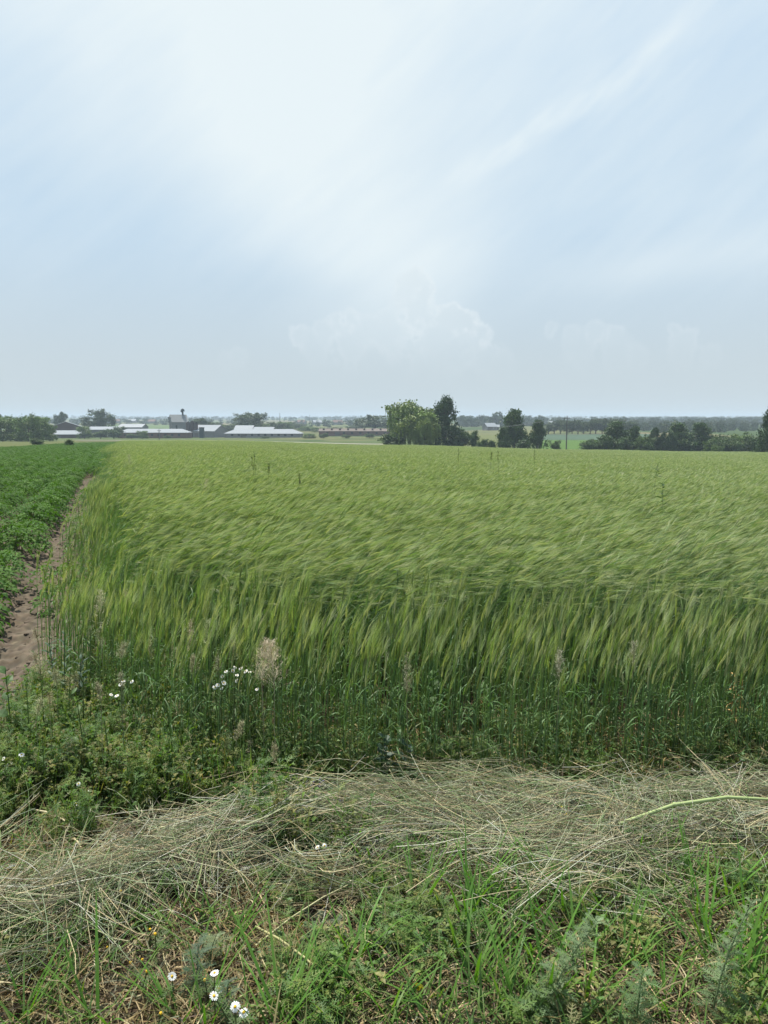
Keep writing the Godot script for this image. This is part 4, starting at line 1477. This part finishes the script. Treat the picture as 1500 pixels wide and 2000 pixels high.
func build_weeds() -> void:
	# blue green goosefoot with broad leaves in the middle of the barley foot
	leafy_plant("goosefoot", "blue green broad leaved goosefoot at the barley foot", gp(752, 1535), .24, 14, .085, .062, Color(.075, .125, .085), 1.0)
	leafy_plant("goosefoot", "blue green goosefoot with pointed leaves right of the broad one", gp(795, 1530), .20, 10, .08, .05, Color(.08, .13, .095))
	leafy_plant("goosefoot", "small goosefoot below the yellow leaf by the red leaf", gp(497, 1525), .16, 8, .07, .06, Color(.055, .12, .03))
	leafy_plant("climbing_bindweed", "bindweed with heart shaped leaves climbing middle barley stalks", gp(845, 1500), .5, 16, .055, .045, Color(.07, .14, .035))
	leafy_plant("thistle_weed", "grayish thistle in the weed clump by the furrow, taller one", gp(135, 1420), .55, 34, .075, .022, Color(.085, .14, .085))
	leafy_plant("thistle_weed", "grayish thistle in the weed clump by the furrow, shorter one", gp(105, 1405), .45, 30, .075, .022, Color(.08, .135, .08))
	leafy_plant("thistle_weed", "bushy thistle beside the plumes at the barley corner", gp(165, 1430), .42, 30, .07, .022, Color(.06, .11, .075))
	leafy_plant("tall_weed", "upright weed with rounded leaves at the furrow's end", gp(22, 1500), .5, 16, .08, .055, Color(.075, .14, .045))
	leafy_plant("tall_weed", "rounded leafed weed in the dark clump above hay", gp(135, 1545), .25, 12, .075, .06, Color(.05, .11, .03))
	leafy_plant("tall_weed", "bright leafed weed standing at right barley front", gp(1030, 1500), .32, 16, .07, .022, Color(.09, .17, .045))
	leafy_plant("tall_weed", "young bright weed near the bare soil at right", gp(1375, 1440), .30, 14, .055, .022, Color(.08, .16, .05))
	leafy_plant("tall_weed", "narrow leafed weed below the white spray", gp(376, 1540), .28, 20, .07, .016, Color(.065, .13, .03))
	for q in 40:
		var wp := R(60, 560)
		var wy := R(1440, 1590) - absf(wp - 250.0) * .05
		leafy_plant("upright_weed", "slender upright green weed in the weedy barley corner", gp(wp, wy), R(.22, .48), 9, R(.04, .075), R(.010, .024), vary(Color(.09, .15, .04), .25), 1.0, "weeds of the barley corner")
	for q in 22:
		var wp := R(30, 560)
		var dd := R(3.2, 4.3)
		plume("loose pale grass head in the weedy barley corner", wp, R(1290, 1470) - (dd - 3.2) * 90.0, dd, R(16, 30), R(26, 46), vary(Color(.27, .26, .15), .25), R(-.2, .4), "grass heads of the barley corner")
	# orange dried weed at the right
	var op := gp(1425, 1475)
	var ot := thing("orange_weed", "dried orange brown weed standing at the right barley front", "weed", op)
	var os := MB.new()
	for q in 3:
		os.tube(PackedVector3Array([Vector3(q * .015, -.02, 0), Vector3(.02 * q, .25, 0), Vector3(.03 * q - .02, .48, .01 * q)]), PackedFloat32Array([.003, .0025, .0015]), 5, Color(.34, .20, .07), Color(.34, .22, .08))
	part("stem", os.mesh(m_dry), ot)
	for q in 16:
		var lb := MB.new()
		var an := q * 2.4
		blade(lb, Vector3(.01, .06 + q * .024, 0), Vector3(cos(an), 0, sin(an)), R(.09, .16), .010, .6, R(.6, 1.2), vary(Color(.38, .22, .08), .2), Color(.42, .28, .12))
		part("leaf", lb.mesh(m_dry), ot)
	# feathery wormwood in the near right corner and by the flowers
	feather_plant("wormwood", "gray green feathery wormwood leaning right in the near grass", gp(1060, 2010), .30, Vector3(.16, 0, -.06), 64, .07, Color(.165, .235, .115))
	feather_plant("wormwood", "gray green feathery wormwood tip rising in the right grass", gp(1390, 2000), .36, Vector3(.12, 0, -.05), 64, .06, Color(.175, .245, .125))
	feather_plant("wormwood", "short feathery wormwood between the two near wormwoods", gp(1240, 2040), .22, Vector3(.02, 0, -.02), 44, .07, Color(.13, .21, .09))
	feather_plant("wormwood", "dark feathery wormwood behind the large open daisy", gp(385, 1950), .16, Vector3(0, 0, -.03), 24, .075, Color(.085, .13, .075))
	feather_plant("wormwood", "slim feathery wormwood beside the medium white daisy", gp(442, 2000), .16, Vector3(.01, 0, 0), 20, .05, Color(.10, .15, .09))
	feather_plant("wormwood", "pale feathery wormwood above the large open daisy", gp(408, 1890), .14, Vector3(.03, 0, .02), 20, .08, Color(.15, .19, .09))
	feather_plant("wormwood", "cut wormwood sprig drooping from under the hay", gp(470, 1690), .10, Vector3(.22, -.06, .10), 20, .075, Color(.13, .18, .10))
	feather_plant("wormwood", "cut wormwood sprig lying across the dark hollow", gp(560, 1770), .08, Vector3(.40, -.03, .32), 30, .070, Color(.15, .20, .12))
	feather_plant("wormwood", "cut wormwood sprig beside the broad pale leaf", gp(640, 1830), .06, Vector3(.26, .02, .12), 18, .06, Color(.15, .20, .12))
	feather_plant("mayweed", "fine leaved green mayweed beside the purple larkspur", gp(560, 1570), .18, Vector3(0, 0, 0), 30, .07, Color(.075, .135, .03))
	# a broad pale leaf
	var bp := gp(612, 1925)
	var bt := thing("dock_leaf", "single broad pale green leaf over the dark hollow", "leaf", bp)
	var bm := MB.new()
	broad_leaf(bm, Vector3(0, .03, 0), Vector3(.28, .85, .1).normalized(), .085, .030, Color(.17, .25, .11))
	part("blade", bm.mesh(m_green), bt)
	var bs := MB.new()
	bs.tube(PackedVector3Array([Vector3(0, -.02, 0), Vector3(0, .035, 0)]), PackedFloat32Array([.002, .0018]), 5, Color(.16, .20, .1), Color(.16, .22, .1))
	part("stalk", bs.mesh(m_green), bt)
	# yellow leaves
	for a in [[300, 1475, "yellow heart shaped leaf in the weeds above the hay"], [505, 1458, "yellow leaf beside the red leaf at the barley foot"], [1090, 1545, "bright lime leaf on the upper rim of hay"], [815, 1925, "papery pale dead leaf"]]:
		var p := gp(a[0], a[1] + 26)
		var t := thing("yellow_leaf", a[2], "leaf", p)
		var y: float = y_at(a[1] + 10, -p.z) - p.y
		var ym := MB.new()
		broad_leaf(ym, Vector3(0, y, 0), Vector3(R(-.5, .5), .8, .3).normalized(), .045, .035, Color(.42, .38, .08) if a[0] < 1000 else Color(.2, .34, .04))
		part("blade", ym.mesh(m_green), t)
		var ys := MB.new()
		ys.tube(PackedVector3Array([Vector3(0, -.02, 0), Vector3(0, y + .002, 0)]), PackedFloat32Array([.0015, .001]), 4, Color(.1, .14, .05), Color(.2, .22, .08))
		part("stalk", ys.mesh(m_green), t)

# ------------------------------------------------------------------ verge: grass, litter, hay
func grass_tile(size: float, n: int, l0: float, l1: float, w: float, cols: Array, flatness: float) -> ArrayMesh:
	var mb := MB.new()
	for k in n:
		var p := Vector3(R(-.5, .5) * size, -.01, R(-.5, .5) * size)
		var an := R(0, TAU)
		var c: Color = vary(pick(cols), .22)
		blade(mb, p, Vector3(cos(an), 0, sin(an)), R(l0, l1), w * R(.6, 1.3), R(.7, 1.25) * (1.0 - flatness), R(.1, .75) * (1.0 - flatness * .6), c, vary(c, .15).lerp(Color(.30, .26, .12), R(0, .35)), 4)
	return mb.mesh(m_green)

func weed_tile(size: float, n: int, h: float) -> ArrayMesh:
	var mb := MB.new()
	for k in n:
		var p := Vector3(R(-.5, .5) * size, 0, R(-.5, .5) * size)
		var hh := h * R(.4, 1.1)
		var lean := Vector3(R(-.3, .3), 0, R(-.3, .3)) * hh
		var c := vary(pick([Color(.088, .165, .036), Color(.125, .20, .042), Color(.09, .16, .058), Color(.16, .21, .052), Color(.20, .195, .075)]), .2)
		mb.ribbon(PackedVector3Array([p, p + lean * .4 + Vector3.UP * hh * .55, p + lean + Vector3.UP * hh]), PackedFloat32Array([.0018, .0014, .0008]), Vector3(R(-1, 1), 0, R(-1, 1)).normalized(), c, c)
		var kind := rng.randf()
		for q in 9:
			var f := R(.15, 1.0)
			var b := p + lean * f * f + Vector3.UP * hh * f
			var an := R(0, TAU)
			var dir := Vector3(cos(an), R(.1, .7), sin(an)).normalized()
			if kind < .55:
				feather(mb, b, dir, R(.03, .06), vary(c, .15), 4)
			else:
				leaflet(mb, b, dir, Vector3.UP, R(.016, .034), R(.010, .02), vary(c, .2))
	return mb.mesh(m_green)

func litter_tile(size: float, n: int) -> ArrayMesh:
	var mb := MB.new()
	for k in n:
		var p := Vector3(R(-.5, .5) * size, R(.0, .05) * R(.2, 1), R(-.5, .5) * size)
		var an := R(0, TAU)
		var d := Vector3(cos(an), R(-.25, .4), sin(an)).normalized() * R(.02, .12)
		var c: Color = vary(pick([Color(.17, .125, .07), Color(.25, .19, .10), Color(.10, .075, .05), Color(.13, .13, .08), Color(.34, .28, .16)]), .25)
		var s := d.cross(Vector3(R(-1, 1), R(-1, 1), R(-1, 1))).normalized()
		mb.ribbon(PackedVector3Array([p - d * .5, p + Vector3(R(-.01, .01), R(0, .012), R(-.01, .01)), p + d * .5]), PackedFloat32Array([.0012, .002, .0006]), s, c, vary(c, .1))
	return mb.mesh(m_dry)

func build_verge() -> void:
	# dead litter under everything
	var meshes: Array = []
	var lists: Array = []
	for k in 4:
		meshes.append(litter_tile(.34, 330)); lists.append([])
	var d := 1.5
	while d < 4.4:
		var x := -.62 * d - .2
		while x < .62 * d + .2:
			if x > edge_left(d) + .05 or d < 3.6:
				var px := x + R(-.05, .05)
				lists[rng.randi() % 4].append(Transform3D(Basis(Vector3.UP, R(0, TAU)), Vector3(px, H(px, -d) + .01, -d)))
			x += .25
		d += .25
	stuff_of("dead_litter", "brown dead grass litter on the verge", "litter", meshes, lists)
	# dry tan grass
	var dry: Array = []
	var dl: Array = []
	for k in 4:
		dry.append(grass_tile(.26, 85, .08, .20, .0042, [Color(.26, .19, .09), Color(.34, .25, .12), Color(.20, .15, .07), Color(.15, .17, .06), Color(.24, .22, .10)], .25)); dl.append([])
	var gr: Array = []
	var gl: Array = []
	for k in 5:
		gr.append(grass_tile(.24, 46, .10, .24, .0058, [Color(.085, .185, .032), Color(.105, .215, .038), Color(.065, .15, .032), Color(.13, .22, .055)], 0.0)); gl.append([])
	var wd: Array = []
	var wl: Array = []
	for k in 5:
		wd.append(weed_tile(.26, 60, .17)); wl.append([])
	d = 1.5
	while d < 3.9:
		var x := -.60 * d - .1
		while x < .60 * d + .1:
			var px := x + R(-.08, .08)
			var pd := d + R(-.08, .08)
			var at := Vector3(px, H(px, -pd), -pd)
			var u := px / pd
			var sx := 750 + u * FPX
			var n1 := nz.get_noise_2d(px * 75.0, pd * 75.0)
			var f := front(px)
			var xf := Transform3D(Basis(Vector3.UP, R(0, TAU)).scaled(Vector3.ONE * R(.75, 1.15)), at)
			if pd < 2.75:
				# near verge: tan on the left, green blades to the middle and right
				var greenness := ss(520, 860, sx) * .75 + .30 + n1 * 1.0
				if rng.randf() < greenness: gl[rng.randi() % 5].append(xf)
				if rng.randf() < .92 - greenness * .30: dl[rng.randi() % 4].append(xf)
				if rng.randf() < .17 - n1 * .45: wl[rng.randi() % 5].append(xf.scaled_local(Vector3(1, .7, 1)))
			elif pd < f + .15:
				var weedy := ss(760, 480, sx)
				if rng.randf() < (weedy * .5 - .02 + n1 * .3 if pd > 3.12 else .16 + n1 * .4): wl[rng.randi() % 5].append(xf.scaled_local(Vector3(1, 1.0 + weedy * .5, 1)))
				if rng.randf() < .35: dl[rng.randi() % 4].append(xf)
				if rng.randf() < .30 + n1 * .5: gl[rng.randi() % 5].append(xf)
			x += .17
		d += .17
	# the weedy corner between the furrow, the hay and the barley
	for q in 180:
		var pd := R(3.12, 4.7)
		var px := R(edge_left(pd) - .05, -.55 - (pd - 3.0) * .45)
		var s := R(.9, 1.7)
		wl[rng.randi() % 5].append(Transform3D(Basis(Vector3.UP, R(0, TAU)).scaled(Vector3(1, s, 1)), Vector3(px, H(px, -pd), -pd)))
	for q in 150:
		var pd := R(3.15, 4.5)
		var px := R(edge_left(pd) + .05, -.45 - (pd - 3.0) * .4)
		var s := R(1.1, 2.0)
		var xf := Transform3D(Basis(Vector3.UP, R(0, TAU)).scaled(Vector3(.9, s, .9)), Vector3(px, H(px, -pd), -pd))
		if q % 3 == 0: dl[rng.randi() % 4].append(xf)
		else: gl[rng.randi() % 5].append(xf)
	# undergrowth at the foot of the crop
	for q in 200:
		var px := R(-1.6, 2.2)
		var pd := front(px) + R(-.1, .75)
		if px < edge_left(pd): continue
		var xf := Transform3D(Basis(Vector3.UP, R(0, TAU)).scaled(Vector3.ONE * R(.7, 1.3)), Vector3(px, H(px, -pd), -pd))
		var pickn := rng.randf()
		if pickn < .4: dl[rng.randi() % 4].append(xf.scaled_local(Vector3(1, 1.3, 1)))
		elif pickn < .7: gl[rng.randi() % 5].append(xf)
		else: wl[rng.randi() % 5].append(xf)
	stuff_of("dry_grass", "tan dry grass on the verge and at the barley foot", "grass", dry, dl)
	stuff_of("green_grass", "fresh green grass blades on the verge", "grass", gr, gl)
	stuff_of("low_weeds", "dense dark green low weeds along the barley edge", "weeds", wd, wl)
	build_tufts()
	build_hay()

func build_tufts() -> void:
	# tufts of fresh grass that stand out on the near verge
	var protos: Array = []
	for k in 6:
		var bl: Array = []
		for q in 11:
			var mb := MB.new()
			var an := R(0, TAU)
			var c := vary(pick([Color(.10, .22, .032), Color(.08, .19, .03), Color(.13, .25, .05)]), .15)
			blade(mb, Vector3(R(-.02, .02), -.01, R(-.02, .02)), Vector3(cos(an), 0, sin(an)), R(.16, .30), R(.006, .0095), R(.95, 1.4), R(.05, .6), c, vary(c, .1), 5)
			bl.append(mb.mesh(m_green))
		protos.append(bl)
	var spots := [[447, 1860], [905, 1800], [940, 1830], [970, 1790], [990, 1850], [1020, 1800], [1040, 1870], [880, 1860], [1070, 1820], [820, 1780], [835, 1720], [1000, 1760], [1100, 1790], [930, 1760], [1180, 1800], [1240, 1690], [1215, 1660], [1390, 1850], [1400, 1900], [1450, 1830], [1480, 1880], [1360, 1800], [1150, 1960], [1300, 1980], [1220, 1900], [970, 1960], [1010, 1990], [760, 1990], [695, 1880], [700, 1960], [640, 2000], [560, 2000], [850, 1990], [920, 1930], [1120, 1880], [1420, 1760], [1350, 1740], [1310, 1700], [780, 1680], [860, 1690], [720, 1690], [690, 1660], [350, 2000], [395, 2010], [40, 2000], [200, 2010], [540, 2030], [1490, 1970], [1440, 1950], [1060, 1950]]
	var k := 0
	for s in spots:
		var p := gp(s[0], s[1])
		var t := thing("grass_tuft", "tuft of long fresh green blades on the near verge", "grass", p, R(0, TAU), "fresh grass tufts on the verge")
		t.scale = Vector3.ONE * R(.8, 1.15)
		for m in protos[k % 6]: part("blade", m, t)
		k += 1

func build_hay() -> void:
	var mb := MB.new()
	var paths := [ # [points, half width in metres, number]
		[[[-120, 1840], [60, 1770], [230, 1700], [400, 1640], [560, 1600]], .085, 900],
		[[[330, 1640], [520, 1598], [700, 1582], [860, 1596], [1000, 1610]], .085, 900],
		[[[860, 1528], [980, 1560], [1120, 1568], [1300, 1572], [1450, 1548], [1620, 1515]], .09, 1300],
		[[[900, 1668], [1060, 1650], [1200, 1630], [1360, 1590], [1560, 1555]], .11, 900],
		[[[1000, 1720], [1140, 1700], [1300, 1670], [1560, 1640]], .12, 420],
		[[[-120, 1950], [40, 1880], [180, 1800], [330, 1720]], .09, 130],
		[[[-120, 1700], [150, 1690], [420, 1660]], .2, 110],
		[[[560, 1640], [800, 1650], [1000, 1640]], .22, 200],
		[[[560, 1690], [700, 1740], [860, 1760]], .12, 90],
	]
	for pa in paths:
		var pts: Array = []
		for q in pa[0]: pts.append(gp(q[0], q[1] + 42))
		var bp := Vector3.ZERO
		var bd := Vector3.FORWARD
		var bo := 0.0
		var by := 0.0
		var bcur := Vector3.ZERO
		var bl := .4
		for k in int(pa[2] * 1.25):
			if k % 20 == 0: # the next armful
				var f := R(0, pts.size() - 1.001)
				var a: Vector3 = pts[int(f)]
				var b: Vector3 = pts[int(f) + 1]
				var t := (b - a).normalized()
				var across := Vector3(-t.z, 0, t.x)
				bo = rng.randfn(0, .55)
				bp = a.lerp(b, f - int(f)) + across * bo * pa[1]
				bd = t.rotated(Vector3.UP, rng.randfn(0, .30) if rng.randf() < .85 else R(-1.5, 1.5))
				if rng.randf() < .5: bd = -bd
				by = .02 + .17 * exp(-bo * bo) * rng.randf()
				bcur = across * R(-.13, .13) + Vector3.UP * R(-.02, .05)
				bl = R(.18, .62)
			var loose := 1.0 if k % 20 < 10 else 4.5
			var dir := bd.rotated(Vector3.UP, rng.randfn(0, .13) * loose)
			var l := bl * R(.6, 1.15)
			var p := bp + bd * R(-.12, .12) * loose * .6 + Vector3(-bd.z, 0, bd.x) * rng.randfn(0, .022) * loose
			var y0 := by + R(-.012, .03)
			var dy := rng.randfn(0, .035)
			var base: Color = pick([Color(.35, .335, .215), Color(.44, .39, .23), Color(.28, .31, .20), Color(.19, .26, .11), Color(.35, .29, .17), Color(.46, .45, .36), Color(.14, .22, .085), Color(.24, .28, .165), Color(.16, .13, .09)])
			var c := vary(base, .2)
			var cur := bcur * R(.6, 1.3)
			var line := PackedVector3Array()
			var rr := PackedFloat32Array()
			var r := R(.0007, .0015)
			for q in 5:
				var g := q / 4.0
				var w := p + dir * l * (g - .5) + cur * sin(PI * g)
				w.y = H(w.x, w.z) + maxf(y0 + dy * (g - .5) * 2.0 + cur.y * sin(PI * g), .008)
				line.append(w); rr.append(r * (1.1 - .5 * g))
			mb.tube(line, rr, 3, c, vary(c, .1))
			if rng.randf() < .22: # a dried seed head at the tip
				var e := line[4]
				var hd := (line[4] - line[3]).normalized()
				for q in 12:
					var g := e + hd * R(-.01, .05)
					var s := Vector3(R(-1, 1), R(-1, 1), R(-1, 1)).normalized()
					mb.tri(g - s * .001, g + (hd + s * .4).normalized() * R(.01, .02), g + s.cross(hd) * .0012, vary(Color(.50, .47, .32), .2))
	# gray withered leaves tangled in it
	for k in 2600:
		var sxp := R(-40, 1540)
		var p := gp(sxp, 1636.0 + 170.0 * ss(520, 0, sxp) - 30.0 * ss(900, 1500, sxp) + rng.randfn(0, 34))
		p.y += R(.02, .09)
		var an := R(0, TAU)
		feather(mb, p, Vector3(cos(an), R(-.2, .3), sin(an)).normalized(), R(.02, .045), vary(Color(.30, .31, .27), .25), 4)
	tag(top_mesh("cut_hay", mb.mesh(m_dry)), "swath of cut pale hay lying along the barley edge", "hay", "", "stuff")
	# thick cut stalks that stand out
	var k := 0
	for a in [[1205, 1682, 1500, 1648, .0075, Color(.30, .36, .16), "thick pale green cut stalk lying on the hay at right"], [600, 1695, 820, 1738, .004, Color(.42, .36, .17), "long yellowish cut stalk beside the hay"], [598, 1682, 700, 1690, .004, Color(.40, .34, .17), "short yellowish cut stalk beside the hay"], [140, 1668, 160, 1690, .004, Color(.45, .38, .22), "short straw stub in the left hay"],
			[60, 1605, 150, 1650, .004, Color(.45, .40, .25), "bent straw leaning out of the left hay"], [232, 1554, 280, 1630, .0035, Color(.50, .47, .32), "pale straw leaning into the dark weeds"], [500, 1842, 640, 1955, .004, Color(.36, .34, .16), "green straw lying across the dark hollow"], [500, 1880, 680, 1765, .0028, Color(.42, .40, .22), "thin straw crossing the dark hollow the other way"]]:
		var p0 := gp(a[0], a[1])
		var p1 := gp(a[2], a[3])
		var t := thing("cut_stalk", a[6], "stalk", p0)
		var e := p1 - p0
		var sm := MB.new()
		var up := Vector3.UP * (.19 if a[4] > .006 else .07)
		sm.tube(PackedVector3Array([up * .8, e * .35 + up * 1.1, e * .7 + up * 1.15, e + up]), PackedFloat32Array([a[4], a[4] * .95, a[4] * .9, a[4] * .7]), 7, a[5], vary(a[5], .1))
		part("stalk", sm.mesh(m_dry), t)
		var nd := MB.new()
		nd.tube(PackedVector3Array([e * .34 + up * 1.1, e * .352 + up * 1.1, e * .364 + up * 1.1]), PackedFloat32Array([a[4], a[4] * 1.35, a[4]]), 7, a[5] * 1.1, a[5] * 1.1)
		part("node", nd.mesh(m_dry), t)
		k += 1

# ------------------------------------------------------------------ go
func _ready() -> void:
	rng.seed = 20240611
	cp = cos(deg_to_rad(PITCH))
	sp = sin(deg_to_rad(PITCH))
	nz.seed = 4
	nz.noise_type = FastNoiseLite.TYPE_SIMPLEX_SMOOTH
	nz.frequency = .02
	nz.fractal_octaves = 3
	# camera
	var cam := Camera3D.new()
	cam.name = "camera"
	cam.position = Vector3(0, EYE, 0)
	cam.rotation_degrees = Vector3(-PITCH, 0, 0)
	cam.fov = rad_to_deg(2.0 * atan(1000.0 / FPX))
	cam.near = .05
	cam.far = 9000
	add_child(cam)
	cam.current = true
	# sky, exposure, haze
	var we := WorldEnvironment.new()
	we.name = "world_environment"
	var env := Environment.new()
	env.background_mode = Environment.BG_SKY
	env.sky = build_sky()
	env.background_energy_multiplier = .68
	env.tonemap_mode = Environment.TONE_MAPPER_LINEAR
	env.tonemap_exposure = 1.6
	env.sdfgi_enabled = true
	env.ssao_enabled = true
	env.ssil_enabled = true
	env.fog_enabled = true
	env.fog_density = .00032
	env.fog_light_color = Color(.83, .90, .96)
	we.environment = env
	add_child(we)
	# sun: high, ahead and a little left
	var sun := DirectionalLight3D.new()
	sun.name = "sun"
	sun.light_energy = 1.6
	sun.light_color = Color(1.0, .98, .94)
	sun.light_angular_distance = .8
	sun.shadow_enabled = true
	sun.rotation_degrees = Vector3(-65, -142, 0)
	add_child(sun)
	make_materials()
	build_ground()
	build_far_sheets()
	build_far_woods()
	build_farm()
	build_poles()
	build_trees()
	build_barley()
	build_front_barley()
	build_potatoes()
	build_verge()
	build_plumes()
	build_weeds()
	build_flowers()
